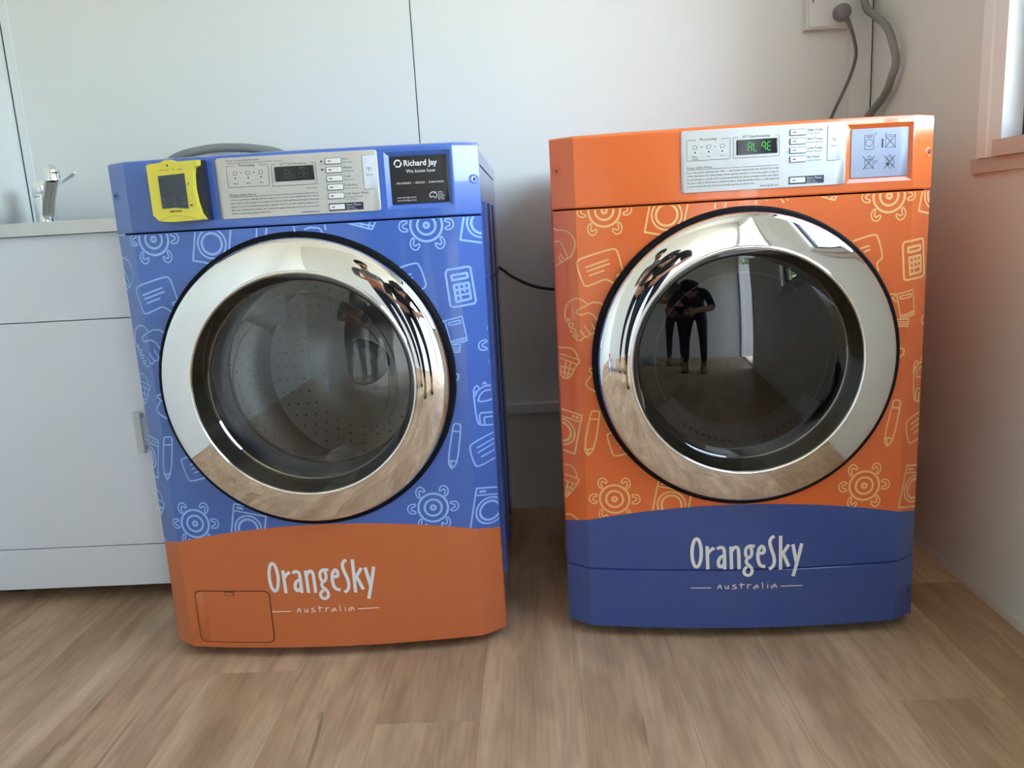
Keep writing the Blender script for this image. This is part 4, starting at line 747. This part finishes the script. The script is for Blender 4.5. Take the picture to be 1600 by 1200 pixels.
        mapo = [(-6, 1), (-4.5, 3.5), (-2.5, 4.5), (-1, 6), (0.8, 5.2), (1.5, 3.4), (2.8, 4), (3.4, 6.4), (4.5, 3.6), (6.2, 1), (6, -2), (4, -4.6), (2, -4.4), (0.6, -2.4), (-1.6, -2), (-4.4, -3.6), (-5.4, -3), (-6, 1)]
        merge(bm, ribbons([([(ax + a * 0.00105, az + b * 0.00105) for a, b in mapo], 0.0011)]))
        for k, s in enumerate(('Family', 'Owned', 'Australian', 'Business', 'Est. 1939')): merge(bm, text_bm(s, 0.0034, ax + 0.0085, 0.8968 - 0.0032 * k, 'LEFT', 1, 0.9))
        printed('plate_small_print', bm, M['white'], pl, 0.0018, base)['kind'] = 'stuff'
    else:
        S = []; sw = 0.0008
        def at(cx_, cz_, pts, w_=sw): S.append(([(cx_ + a * 0.001, cz_ + b * 0.001) for a, b in pts], w_))
        X0, X1, Z0, Z1 = cx - 0.0190, cx + 0.0185, 0.9395, 0.9045
        at(X0, Z0, [(-8, -12), (8, -12), (8, 12), (-8, 12), (-8, -12)]); S.append((circle(X0, Z0 - 0.001, 0.006, 20), sw)); at(X0, Z0, [(-5, 9), (5, 9)], 0.0012); at(X0, Z0, [(10, 12), (13, 13)]); at(X0, Z0, [(10, 15), (13, 16)])
        at(X1, Z0, [(-8, -10), (9, -10), (9, 11), (-8, 11), (-8, -10)]); at(X1, Z0, [(-14, -10), (-14, 5)], 0.0030); at(X1, Z0, [(-10, 13), (-6, 15)]); at(X1, Z0, [(-3, 8), (5, 8)])
        at(X0, Z1, [(-7, -9), (8, -9), (8, 5), (-7, 5), (-7, -9)]); S.append((circle(X0 + 0.001, Z1 + 0.009, 0.003, 12), sw)); at(X0, Z1, [(10, 3), (15, 3), (15, 0), (10, 0)])
        at(X1, Z1, [(-8, -2), (-4, 8), (0, 13), (6, 6), (9, -2), (2, -12), (-8, -2)]); at(X1, Z1, [(-5, -4), (-1, -3)], 0.0060); at(X1, Z1, [(0, 9), (5, 1)]); at(X1, Z1, [(-3, 5), (4, -6)])
        for a_, b_ in ((X1, Z0), (X0, Z1), (X1, Z1)):
            for q in ((-10, -11, 10, 11), (-10, 11, 10, -11)): at(a_, b_, [(q[0], q[1]), (q[2], q[3])], 0.0011)
        printed('warning_pictograms', ribbons(S), M['ink'], pl, 0.0018, base)
    if wash:            # drain filter hatch
        hx0, hx1, hz0, hz1 = -0.278, -0.123, 0.036, 0.145
        hm = mat('hatch_orange', ORANGE_B, 0.24, coat=0.5)
        gr = curved_plate('hatch_gap', hx0 - 0.0018, hx1 + 0.0018, hz0 - 0.0018, hz1 + 0.0018, 0.0003, mat('hatch_gap_dark', lin(38, 14, 8), 0.8), root, r=0.012)
        ht = curved_plate('drain_hatch', hx0, hx1, hz0, hz1, 0.0016, hm, root, r=0.0112)
        ct = curved_plate('hatch_latch', -0.214, -0.194, hz1 - 0.0085, hz1 + 0.0005, 0.0021, mat('latch_dark', lin(58, 24, 12), 0.5), ht, r=0.001)
        curved_plate('latch_tab', -0.2125, -0.1955, hz1 - 0.0075, hz1 - 0.0010, 0.0026, hm, ht, r=0.001)
    return root
wm = machine('washer', (-0.3656, -0.0272, 0), -0.0022)
tag(wm, 'blue front-loading washing machine with orange base beside the sink cabinet', 'washing machine')
td = machine('dryer', (0.4495, -0.0209, 0), -0.0465)
tag(td, 'orange front-loading dryer with dark blue base near the window wall', 'dryer')

# ------------------------------------------------------------------ yellow payment terminal on the washer
pt = empty('payment_terminal', (-0.3656, -0.0272, 0.870), -0.0022); tag(pt, 'yellow card payment terminal stuck on the blue washing machine', 'terminal')
def prism(bm, out, y0, y1, ins=0.0):
    cx = sum(p[0] for p in out) / len(out); cz = sum(p[1] for p in out) / len(out)
    A = [bm.verts.new((x, y0, z)) for x, z in out]; B = [bm.verts.new((x + (cx - x) * ins, y1, z + (cz - z) * ins)) for x, z in out]
    n = len(out)
    for k in range(n): bm.faces.new((A[k], A[(k + 1) % n], B[(k + 1) % n], B[k]))
    bm.faces.new(A[::-1]); bm.faces.new(B)
tx0, tx1 = -0.2345, -0.1400
bm = bmesh.new(); prism(bm, [(tx0 + 0.004, 0.004), (tx1 + 0.002, 0.001), (tx1 + 0.001, 0.104), (tx0 + 0.004, 0.102)], -0.0085, -0.036)
for v in bm.verts:
    if v.co.y > -0.02: v.co.y = py(v.co.x) - 0.0004
obj('rear_housing', bm, M['tdark'], pt)
sh = [(tx0, 0.012), (tx0 + 0.010, 0.0015), (tx0 + 0.03, -0.001), (tx1 - 0.008, 0.0), (tx1 - 0.001, 0.001), (tx1 - 0.008, 0.012), (tx1 - 0.0125, 0.032), (tx1 - 0.0145, 0.055), (tx1 - 0.0135, 0.078), (tx1 - 0.011, 0.090), (tx1 - 0.0025, 0.0945), (tx1 - 0.001, 0.104), (tx0 + 0.052, 0.1035), (tx0 + 0.042, 0.107), (tx0 + 0.034, 0.107), (tx0 + 0.026, 0.103), (tx0 + 0.002, 0.101), (tx0 - 0.0005, 0.098)]
bm = bmesh.new(); prism(bm, sh, -0.033, -0.049, 0.02); ys_ = obj('front_shell', bm, M['yellow'], pt, bevel=0.002)
bm = bmesh.new(); prism(bm, [(tx0 + 0.020, 0.0235), (tx0 + 0.044, 0.0245), (tx0 + 0.0665, 0.0215), (tx0 + 0.0665, 0.082), (tx0 + 0.0195, 0.0795)], -0.047, -0.0503); sc_ = obj('touch_screen', bm, M['tscreen'], pt)
bm = bmesh.new()
for (a, b) in ((0.025, 0.040), (0.043, 0.042), (0.061, 0.041), (0.025, 0.0305), (0.043, 0.031), (0.061, 0.031)):
    for dz_ in (-0.0012, 0.0012): ribbon(bm, [(tx0 + a - 0.0025, b + dz_), (tx0 + a + 0.0025, b + dz_)], 0.0008, 0)
printed('screen_icons', bm, M['inkgrey'], sc_, 0.0507, lambda x: 0.0)
bm = text_bm('NAYAX', 0.0048, tx0 + 0.043, 0.0165, 'CENTER', 1, 1.3, 0.0002)
for k, s in enumerate(('VISA', 'PAY', 'TAP', 'CARD')): merge(bm, text_bm(s, 0.0038, tx0 + 0.023 + 0.0105 * k, 0.0880, 'LEFT', 1))
merge(bm, ribbons([(circle(tx0 + 0.038, 0.0965, 0.001, 10), 0.0018), ([(tx0 + 0.0705, 0.062), (tx0 + 0.0725, 0.066)], 0.0014), ([(tx0 + 0.070, 0.027), (tx0 + 0.0745, 0.027)], 0.0024)]))
printed('terminal_print', bm, M['ink'], ys_, 0.0494, lambda x: 0.0)
bm = bmesh.new(); n = 14; A = []
for k in range(n + 1):
    t = k / n; x = tx0 + 0.012 + 0.066 * t; up = 0.0085 * math.sin(PI * t)
    A.append([bm.verts.new(p) for p in ((x, -0.047, 0.0050 + up), (x, -0.0502, 0.0048 + up), (x, -0.0506, 0.0030 + up), (x, -0.047, 0.0025 + up))])
for a, b in zip(A, A[1:]):
    for j in range(4): bm.faces.new((a[j], a[(j + 1) % 4], b[(j + 1) % 4], b[j]))
bm.faces.new(A[0]); bm.faces.new(A[-1]); obj('card_slot_ridge', bm, M['yellow'], pt, smooth=True)

# ------------------------------------------------------------------ sink cabinet, benchtop, tap
CY = 0.252
ca = empty('sink_cabinet', (-1.02, 0.50, 0)); tag(ca, 'white laundry sink cabinet left of the blue washing machine', 'cabinet')
cab = lambda nm, x0, x1, y0, y1, z0, z1, m, bev=0.0015: boxo(nm, (x0 + 1.02, x1 + 1.02, y0 - 0.5, y1 - 0.5, z0, z1), m, ca, bev)
CX0, CX1 = XL + 0.004, -0.735
cab('carcass', CX0, CX1, CY + 0.020, YB - 0.004, 0.05, 0.864, M['cab'])
cab('fascia_panel', CX0, CX1, CY, CY + 0.0185, 0.6770, 0.8635, M['cab'])
dr_ = cab('door_panel', CX0, CX1, CY, CY + 0.0185, 0.1395, 0.6745, M['cab'])
cab('kick_panel', CX0, CX1, CY + 0.001, CY + 0.0185, 0.036, 0.1368, M['cab'])
for lx_ in (CX0 + 0.06, CX1 - 0.06):
    for ly_ in (CY + 0.09, YB - 0.08): cab('leg', lx_ - 0.02, lx_ + 0.02, ly_ - 0.02, ly_ + 0.02, 0.0, 0.0515, M['foot'], 0.004)
hb = bmesh.new(); box(hb, 0.168, 0.184, CY - 0.024 - 0.5, CY - 0.016 - 0.5, 0.366, 0.462); h_ = obj('handle', hb, M['handle'], dr_, bevel=0.002)
for zz in (0.376, 0.452):
    hb = bmesh.new(); box(hb, 0.171, 0.181, CY - 0.017 - 0.5, CY + 0.001 - 0.5, zz - 0.005, zz + 0.005); obj('handle_post', hb, M['handle'], h_)
bt = empty('sink_benchtop', (-1.02, 0.50, 0.866)); tag(bt, 'brushed stainless steel bench top on the white sink cabinet', 'benchtop')
bm = bmesh.new(); X0, X1, Y0, Y1 = XL + 0.003 + 1.02, -0.728 + 1.02, CY - 0.012 - 0.5, YB - 0.003 - 0.5
sx0, sx1, sy0, sy1 = X0 + 0.10, X1 - 0.12, Y0 + 0.07, Y1 - 0.16
for q in ((X0, sx0, Y0, Y1), (sx1, X1, Y0, Y1), (sx0, sx1, Y0, sy0), (sx0, sx1, sy1, Y1)): box(bm, *q, -0.001, 0.0275)
obj('bench_sheet', bm, M['stainless'], bt)
bm = bmesh.new(); V = [[bm.verts.new((sx0 + (sx1 - sx0) * (a if s else a), sy0 + (sy1 - sy0) * b, z)) for a, b in ((i_, i_), (1 - i_, i_), (1 - i_, 1 - i_), (i_, 1 - i_))] for i_, z, s in ((0, 0.0275, 0), (0.02, 0.02, 0), (0.05, -0.0005, 0))]
for A_, B_ in zip(V, V[1:]):
    for k in range(4): bm.faces.new((A_[k], A_[(k + 1) % 4], B_[(k + 1) % 4], B_[k]))
bm.faces.new(V[-1]); obj('sink_bowl', bm, M['stainless'], bt)
tp = empty('mixer_tap', (-1.205, 0.620, 0.8935)); tag(tp, 'chrome mixer tap with lever on the steel bench', 'tap')
bm = bmesh.new(); lathe_z(bm, [(0, 0), (0.031, 0), (0.031, 0.006), (0.026, 0.009), (0.024, 0.075), (0.0265, 0.078), (0.0265, 0.081), (0.024, 0.083), (0.0255, 0.086), (0.0255, 0.112), (0.022, 0.118), (0, 0.120)], 0, 0, 32); tb_ = obj('tap_body', bm, M['chromerim'], tp, smooth=True)
tubeo('lever', [(0.01, -0.005, 0.108), (0.082, -0.070, 0.104), (0.150, -0.135, 0.112), (0.184, -0.165, 0.120)], 0.0062, M['chromerim'], tp)
sp = [(0.012, -0.014, 0.030), (0.042, -0.060, 0.036), (0.090, -0.130, 0.062), (0.140, -0.200, 0.086), (0.172, -0.245, 0.103), (0.182, -0.259, 0.105)]
tubeo('spout', sp, 0.0145, M['tapdark'], tp, 16)
bm = bmesh.new(); lathe_z(bm, [(0.010, -0.018), (0.0158, -0.018), (0.0165, -0.004), (0.0158, -0.002), (0.0165, 0.0), (0.0165, 0.006), (0.0140, 0.013), (0.008, 0.018), (0, 0.0195)], 0.184, -0.262, 28)
for v in bm.verts: v.co.z += 0.112
nz_ = obj('nozzle', bm, M['chromerim'], tp, smooth=True)
bm = bmesh.new(); lathe_z(bm, [(0.0, -0.0165), (0.0115, -0.0165), (0.0115, -0.019), (0.0, -0.019)], 0.184, -0.262, 20)
for v in bm.verts: v.co.z += 0.112
obj('aerator', bm, M['black'], nz_)

# ------------------------------------------------------------------ power point, plug, cables and hoses
ps = empty('power_outlet', (0.868, YB, 1.340)); tag(ps, 'white surface-mounted power outlet on the back wall above the dryer', 'outlet')
bm = bmesh.new(); box(bm, -0.058, 0.058, -0.030, 0.0, -0.055, 0.055); obj('mounting_box', bm, M['socket'], ps, bevel=0.006)
bm = bmesh.new(); box(bm, -0.054, 0.054, -0.036, -0.029, -0.050, 0.055); fpz = obj('face_plate', bm, M['socket'], ps, bevel=0.003)
for sx in (-0.044,):
    bm = bmesh.new(); box(bm, sx + 0.030, sx + 0.046, -0.040, -0.035, 0.022, 0.046); obj('switch', bm, M['button'], fpz, bevel=0.002)
    for k, (a, b) in enumerate(((-0.007, 0.6), (0.007, -0.6), (0, 0))):
        bm = bmesh.new(); tube(bm, [(sx + a - 0.003 * math.sin(b), -0.0362, 0.022 - (0.010 if k == 2 else 0) - 0.004), (sx + a + 0.003 * math.sin(b), -0.0362, 0.022 - (0.010 if k == 2 else 0) + 0.004)], 0.0012, 6); obj('socket_slot', bm, M['hole'], fpz)
pg = empty('power_plug', (0.893, YB - 0.036, 1.318)); tag(pg, 'round grey power plug pushed into the wall outlet', 'plug')
bm = bmesh.new(); lathe_y(bm, [(0.0, -0.034), (0.012, -0.033), (0.0185, -0.028), (0.0205, -0.018), (0.0205, -0.004), (0.019, 0.0), (0, 0.0)], 0, 0, 32); obj('plug_body', bm, M['plug'], pg, smooth=True)
cp = [(0.004, -0.017, -0.008), (0.013, -0.020, -0.022), (0.024, -0.018, -0.045), (0.036, -0.012, -0.078), (0.040, -0.010, -0.106), (0.031, -0.010, -0.145), (0.012, -0.010, -0.190), (-0.014, -0.006, -0.248), (-0.034, 0.000, -0.31), (-0.045, 0.005, -0.42)]
bm = bmesh.new(); tube(bm, spline(cp[:3], 6), [0.0075 - 0.0003 * k for k in range(13)], 10); obj('strain_relief', bm, M['plug'], pg, smooth=True)
tubeo('power_cord', cp[1:], 0.0042, M['cable'], pg)
hz = [(0.950, 0.728, 1.52), (0.948, 0.722, 1.40), (0.953, 0.70, 1.325), (0.960, 0.66, 1.295), (0.957, 0.585, 1.252), (0.966, 0.565, 1.205), (0.971, 0.560, 1.165), (0.968, 0.575, 1.132), (0.972, 0.62, 1.098), (0.962, 0.70, 1.050), (0.94, 0.725, 0.98), (0.90, 0.728, 0.86), (0.86, 0.728, 0.75)]
tag(tubeo('drain_hose', hz, 0.0095, M['hose'], None, 14), 'thick grey hose curving down the corner behind the dryer', 'hose')
hz = [(-0.97, 0.728, 0.93), (-0.93, 0.722, 1.02), (-0.883, 0.715, 1.058), (-0.811, 0.71, 1.073), (-0.741, 0.71, 1.0765), (-0.655, 0.71, 1.068), (-0.588, 0.71, 1.050), (-0.50, 0.712, 1.0), (-0.45, 0.72, 0.86), (-0.43, 0.725, 0.6)]
tag(tubeo('drain_hose', hz, 0.0115, M['hose'], None, 14), 'grey hose arching up behind the blue washing machine', 'hose')
hz = [(-0.16, 0.728, 0.80), (-0.09, 0.728, 0.76), (-0.019, 0.726, 0.713), (0.010, 0.724, 0.690), (0.062, 0.722, 0.663), (0.119, 0.722, 0.649), (0.20, 0.724, 0.645), (0.29, 0.727, 0.66)]
tag(tubeo('black_cable', hz, 0.0042, M['dark'], None, 10), 'thin black cable sagging between the two machines', 'cable')

# ------------------------------------------------------------------ the two people whose reflections show in the doors
M['skin'] = mat('skin_tan', lin(176, 124, 94), 0.55, var=0.06, vscale=12)
M['hair'] = mat('black_hair', lin(24, 20, 20), 0.6, bump=0.5, bscale=120)
M['tee_black'] = mat('black_jersey', lin(24, 25, 32), 0.85, bump=0.2, bscale=300)
M['tee_grey'] = mat('charcoal_tee', lin(92, 92, 98), 0.85, bump=0.2, bscale=300)
M['jeans'] = mat('dark_navy_denim', lin(30, 34, 52), 0.85, bump=0.3, bscale=260)
M['boot'] = mat('tan_boot_leather', lin(158, 128, 88), 0.7, bump=0.3, bscale=80)
M['sole'] = mat('boot_sole', lin(60, 48, 38), 0.8)
M['eye'] = mat('eye_white', lin(220, 215, 210), 0.2)
M['lip'] = mat('lips', lin(150, 88, 76), 0.5)
M['phone'] = mat('black_phone', lin(20, 22, 26), 0.15)
def skin_body(name, J, E, mats, region, parent):
    """J: joint -> (x, y, z, radius[, radius2]); one continuous skinned surface"""
    names = list(J); idx = {n: i for i, n in enumerate(names)}
    me = bpy.data.meshes.new(name); me.from_pydata([J[n][:3] for n in names], [(idx[a], idx[b]) for a, b in E], [])
    o = bpy.data.objects.new(name, me); COL.objects.link(o)
    sk = o.modifiers.new('skin', 'SKIN'); sk.use_smooth_shade = True
    for n, v in zip(names, me.skin_vertices[0].data):
        q = J[n]; v.radius = (q[3], q[4] if len(q) > 4 else q[3]); v.use_root = n == 'pelvis'
    ss = o.modifiers.new('sub', 'SUBSURF'); ss.levels = ss.render_levels = 2
    bpy.context.view_layer.update(); dg = bpy.context.evaluated_depsgraph_get(); m2 = bpy.data.meshes.new_from_object(o.evaluated_get(dg))
    bpy.data.objects.remove(o); bpy.data.meshes.remove(me); m2.name = name
    o = bpy.data.objects.new(name, m2); COL.objects.link(o); o.parent = parent
    m2.materials.clear()
    for m in mats: m2.materials.append(m)
    segs = [(Vector(J[a][:3]), Vector(J[b][:3]), region.get((a, b), 0)) for a, b in E]
    for p in m2.polygons:
        c = p.center; best = (9, 0)
        for a, b, k in segs:
            d = b - a; t = max(0, min(1, (c - a).dot(d) / max(d.length_squared, 1e-9))); best = min(best, ((c - a - d * t).length, k))
        p.material_index = best[1]; p.use_smooth = True
    return o
def blob(name, c, r, m, parent, noise=0.0, seed=0, sub=3):
    bm = bmesh.new(); bmesh.ops.create_icosphere(bm, subdivisions=sub, radius=1.0); rr = random.Random(seed)
    for v in bm.verts:
        k = 1 + noise * (rr.random() - 0.4); v.co = Vector((c[0] + v.co.x * r[0] * k, c[1] + v.co.y * r[1] * k, c[2] + v.co.z * r[2] * k))
    return obj(name, bm, m, parent, smooth=True)
def boots(parent, ankles, yaw):
    for ax, ay in ankles:
        bm = bmesh.new()
        for s, (y0, y1, h, wd) in enumerate(((-0.07, 0.19, 0.022, 0.049),)):
            out = [(wd * math.sin(a) * (0.82 if math.cos(a) < 0 else 1.0), (y0 + y1) / 2 + (y1 - y0) / 2 * math.cos(a)) for a in [2 * PI * k / 24 for k in range(24)]]
        rings = []
        for z, f, cut in ((0.0, 1.0, 9), (0.022, 1.02, 9), (0.05, 0.97, 9), (0.075, 0.9, 0.11), (0.10, 0.84, 0.06), (0.14, 0.82, 0.045), (0.185, 0.84, 0.045)):
            rings.append([bm.verts.new((ax + x * f, ay + min(y * f, cut), z)) for x, y in out])
        for A, B in zip(rings, rings[1:]):
            for k in range(24): bm.faces.new((A[k], A[(k + 1) % 24], B[(k + 1) % 24], B[k]))
        bm.faces.new(rings[0][::-1]); bm.faces.new(rings[-1]); obj('boot', bm, M['boot'], parent, smooth=True)
        bm = bmesh.new(); R2 = [[bm.verts.new((ax + x * 1.05, ay + y * 1.03, z)) for x, y in out] for z in (0.0005, 0.024)]
        for k in range(24): bm.faces.new((R2[0][k], R2[0][(k + 1) % 24], R2[1][(k + 1) % 24], R2[1][k]))
        obj('boot_sole', bm, M['sole'], [c for c in parent.children if c.name.startswith('boot')][-1])
def face(parent, c, fwd, up):
    f = Vector(fwd).normalized(); u = Vector(up); u = (u - f * u.dot(f)).normalized(); s = f.cross(u); c = Vector(c)
    for q in (-1, 1):
        e = blob('eye', c + f * 0.088 + s * q * 0.031 + u * 0.008, (0.011, 0.009, 0.009), M['eye'], parent, sub=2); blob('pupil', c + f * 0.096 + s * q * 0.031 + u * 0.008, (0.005, 0.005, 0.005), M['hair'], e, sub=2)
        bm = bmesh.new(); tube(bm, [c + f * 0.094 + s * q * 0.016 + u * 0.027, c + f * 0.092 + s * q * 0.034 + u * 0.031, c + f * 0.080 + s * q * 0.052 + u * 0.024], [0.004, 0.004, 0.002], 6); obj('eyebrow', bm, M['hair'], parent, smooth=True)
        blob('ear', c + s * q * 0.078 + u * -0.005 - f * 0.008, (0.013, 0.020, 0.030), M['skin'], parent, sub=2)
    bm = bmesh.new(); tube(bm, [c + f * 0.090 + u * 0.010, c + f * 0.104 - u * 0.012, c + f * 0.112 - u * 0.026, c + f * 0.094 - u * 0.034], [0.008, 0.011, 0.014, 0.010], 8); obj('nose', bm, M['skin'], parent, smooth=True)
    bm = bmesh.new(); tube(bm, spline([c + f * 0.084 - s * 0.024 - u * 0.055, c + f * 0.096 - u * 0.054, c + f * 0.084 + s * 0.024 - u * 0.055], 5), 0.0055, 6); obj('mouth', bm, M['lip'], parent, smooth=True)
def hand(J, E, REG, pre, wrist, palm_dir, across, curl, skin_id):
    """palm and five fingers as short chains that branch off the wrist"""
    w_ = Vector(J[wrist][:3]); d = Vector(palm_dir).normalized(); a = Vector(across).normalized(); c = Vector(curl).normalized()
    pm = pre + 'palm'; J[pm] = (*(w_ + d * 0.055), 0.030, 0.020); E.append((wrist, pm)); REG[(wrist, pm)] = skin_id
    for k, (off, ln) in enumerate(((-0.030, 0.070), (-0.010, 0.082), (0.011, 0.078), (0.031, 0.060))):
        k0 = Vector(J[pm][:3]) + d * 0.035 + a * off; k1 = k0 + d * ln * 0.45 + c * ln * 0.2; k2 = k1 + d * ln * 0.1 + c * ln * 0.45
        prev = pm
        for i, p in enumerate((k0, k1, k2)):
            n = '%sf%d%d' % (pre, k, i); J[n] = (*p, 0.0095 - 0.0008 * i); E.append((prev, n)); REG[(prev, n)] = skin_id; prev = n
    t0 = w_ + d * 0.035 - a * 0.040 + c * 0.010; t1 = t0 + d * 0.035 - a * 0.018 + c * 0.015
    for n, p, pv in ((pre + 't0', t0, pm), (pre + 't1', t1, pre + 't0')): J[n] = (*p, 0.0105); E.append((pv, n)); REG[(pv, n)] = skin_id
def torso_edges(): return [('pelvis', 'belly'), ('belly', 'chest'), ('chest', 'neck'), ('neck', 'head'), ('head', 'crown')]
# photographer, bending forward behind the phone
px_ = 0.115
ph = empty('person', (px_, -2.34, 0)); tag(ph, 'person in black bending forward to hold up a phone, tan boots', 'person')
J = {'pelvis': (0, -0.06, 0.93, 0.145, 0.115), 'belly': (0, 0.06, 1.03, 0.140, 0.105), 'chest': (0, 0.235, 1.115, 0.160, 0.110), 'neck': (0, 0.385, 1.125, 0.055), 'head': (0, 0.455, 1.075, 0.075, 0.085), 'crown': (0, 0.475, 1.135, 0.075, 0.085)}
E = torso_edges(); REG = {('pelvis', 'belly'): 0, ('neck', 'head'): 2, ('head', 'crown'): 2}
for s, n in ((-1, 'l'), (1, 'r')):
    J[n + 'hip'] = (s * 0.095, -0.065, 0.86, 0.095, 0.10); J[n + 'knee'] = (s * 0.125, 0.01, 0.48, 0.062); J[n + 'calf'] = (s * 0.13, -0.015, 0.32, 0.058); J[n + 'ankle'] = (s * 0.135, -0.03, 0.13, 0.046)
    J[n + 'sh'] = (s * 0.185, 0.300, 1.115, 0.062); J[n + 'elbow'] = (s * 0.275, 0.460, 0.885, 0.043); J[n + 'wrist'] = (s * 0.155 - 0.05, 0.720, 0.835, 0.029, 0.025)
    E += [('pelvis', n + 'hip'), (n + 'hip', n + 'knee'), (n + 'knee', n + 'calf'), (n + 'calf', n + 'ankle'), ('chest', n + 'sh'), (n + 'sh', n + 'elbow'), (n + 'elbow', n + 'wrist')]
    for e in E[-7:-3]: REG[e] = 1
    REG[(n + 'elbow', n + 'wrist')] = 2
    hand(J, E, REG, n, n + 'wrist', (-s * 0.55, 0.80, -0.15), (0, 0, 1), (-s * 1.0, 0.1, 0), 2)
skin_body('body', J, E, [M['tee_black'], M['jeans'], M['skin']], REG, ph)
boots(ph, ((-0.135, -0.04), (0.135, -0.04)), 0)
face(ph, (0, 0.475, 1.090), (0, 0.88, -0.47), (0, 0.47, 0.88))
blob('hair', (0, 0.440, 1.160), (0.110, 0.112, 0.088), M['hair'], ph, 0.28, 3)
pn = empty('mobile_phone', (0.0641, -1.5175, 0.835)); pn.rotation_euler = (-0.199, 0.056, 0.032); tag(pn, 'black phone held sideways by the person in black', 'phone')
bm = bmesh.new(); box(bm, -0.080, 0.080, -0.0085, -0.0005, -0.038, 0.038); obj('phone_body', bm, M['phone'], pn, bevel=0.003)
bm = bmesh.new(); lathe_y(bm, [(0, -0.0003), (0.006, -0.0003), (0.0065, -0.0006)], -0.03, 0.018, 16); obj('lens', bm, M['lcd'], pn)
# second person, standing with folded arms
pb = empty('person', (-0.27, -2.86, 0), -0.12); tag(pb, 'standing person in black cap and grey tee with folded arms', 'person')
J = {'pelvis': (0, 0, 0.95, 0.150, 0.110), 'belly': (0, 0.005, 1.10, 0.145, 0.105), 'chest': (0, 0, 1.32, 0.165, 0.115), 'neck': (0, -0.005, 1.49, 0.055), 'head': (0, 0.015, 1.60, 0.072, 0.085), 'crown': (0, 0.01, 1.69, 0.075, 0.085)}
E = torso_edges(); REG = {('neck', 'head'): 2, ('head', 'crown'): 2}
for s, n in ((-1, 'l'), (1, 'r')):
    J[n + 'hip'] = (s * 0.095, 0, 0.87, 0.095, 0.10); J[n + 'knee'] = (s * 0.115, 0.01, 0.49, 0.062); J[n + 'calf'] = (s * 0.118, -0.02, 0.33, 0.058); J[n + 'ankle'] = (s * 0.12, -0.03, 0.13, 0.046)
    J[n + 'sh'] = (s * 0.190, -0.01, 1.41, 0.062); J[n + 'elbow'] = (s * 0.255, 0.06, 1.13, 0.043); J[n + 'wrist'] = (-s * 0.015, 0.195, 1.165 + 0.03 * s, 0.030, 0.026)
    E += [('pelvis', n + 'hip'), (n + 'hip', n + 'knee'), (n + 'knee', n + 'calf'), (n + 'calf', n + 'ankle'), ('chest', n + 'sh'), (n + 'sh', n + 'elbow'), (n + 'elbow', n + 'wrist')]
    for e in E[-7:-3]: REG[e] = 1
    REG[(n + 'elbow', n + 'wrist')] = 2
    hand(J, E, REG, n, n + 'wrist', (-s, -0.12, 0.12), (0, 0, 1), (0, -1, 0), 2)
skin_body('body', J, E, [M['tee_grey'], M['jeans'], M['skin']], REG, pb)
boots(pb, ((-0.12, -0.04), (0.12, -0.04)), 0)
face(pb, (0, 0.015, 1.625), (0, 0.97, -0.15), (0, 0.15, 1))
blob('beard', (0, 0.055, 1.560), (0.062, 0.052, 0.045), M['hair'], pb, 0.12, 4)
bm = bmesh.new(); lathe_z(bm, [(0.104, 1.655), (0.106, 1.69), (0.100, 1.73), (0.070, 1.765), (0, 1.775)], 0, 0.005, 28); cpz = obj('cap', bm, M['tee_black'], pb, smooth=True)
bm = bmesh.new(); V = [[bm.verts.new((0.095 * math.sin(a) * f, 0.01 + 0.098 * math.cos(a) * f + (0.03 if f > 1.1 else 0), 1.665 - (0.012 if f > 1.1 else 0))) for a in [(-0.9 + 1.8 * k / 12) for k in range(13)]] for f in (1.0, 1.45)]
for k in range(12): bm.faces.new((V[0][k], V[0][k + 1], V[1][k + 1], V[1][k]))
o_ = obj('cap_peak', bm, M['tee_black'], cpz, smooth=True); md = o_.modifiers.new('t', 'SOLIDIFY'); md.thickness = 0.004
# spray bottle and crumpled plastic bag on the floor
sb_ = empty('spray_bottle', (-0.78, -2.42, 0)); tag(sb_, 'white spray bottle with red trigger standing on the floor', 'bottle')
bm = bmesh.new(); lathe_z(bm, [(0, 0), (0.040, 0), (0.043, 0.006), (0.043, 0.12), (0.038, 0.15), (0.020, 0.185), (0.015, 0.20), (0.015, 0.215), (0, 0.215)], 0, 0, 28); b_ = obj('bottle_body', bm, M['trim'], sb_, smooth=True)
bm = bmesh.new(); lathe_z(bm, [(0.0436, 0.03), (0.0436, 0.10)], 0, 0, 28); obj('bottle_label', bm, M['greyplate'], b_, smooth=True)
M['red'] = mat('red_plastic', lin(196, 34, 40), 0.35)
bm = bmesh.new(); lathe_z(bm, [(0, 0.208), (0.018, 0.208), (0.018, 0.235), (0.014, 0.238), (0.014, 0.25), (0, 0.25)], 0, 0, 20); box(bm, -0.012, 0.012, -0.030, 0.045, 0.25, 0.272); obj('spray_head', bm, M['red'], sb_, smooth=True)
tubeo('trigger', [(0, 0.030, 0.252), (0, 0.036, 0.235), (0, 0.030, 0.215)], 0.005, M['red'], sb_, 8)
bg_ = blob('plastic_bag', (0, 0, 0.085), (0.12, 0.10, 0.088), mat('clear_plastic_bag', lin(206, 210, 212), 0.15, spec=0.7), None, 0.35, 8, 4); bg_.location = (-0.72, -2.80, -0.012)
for v in bg_.data.vertices:
    if v.co.z < 0.012: v.co.z = 0.012
tag(bg_, 'crumpled clear plastic bag on the floor behind the spray bottle', 'bag')
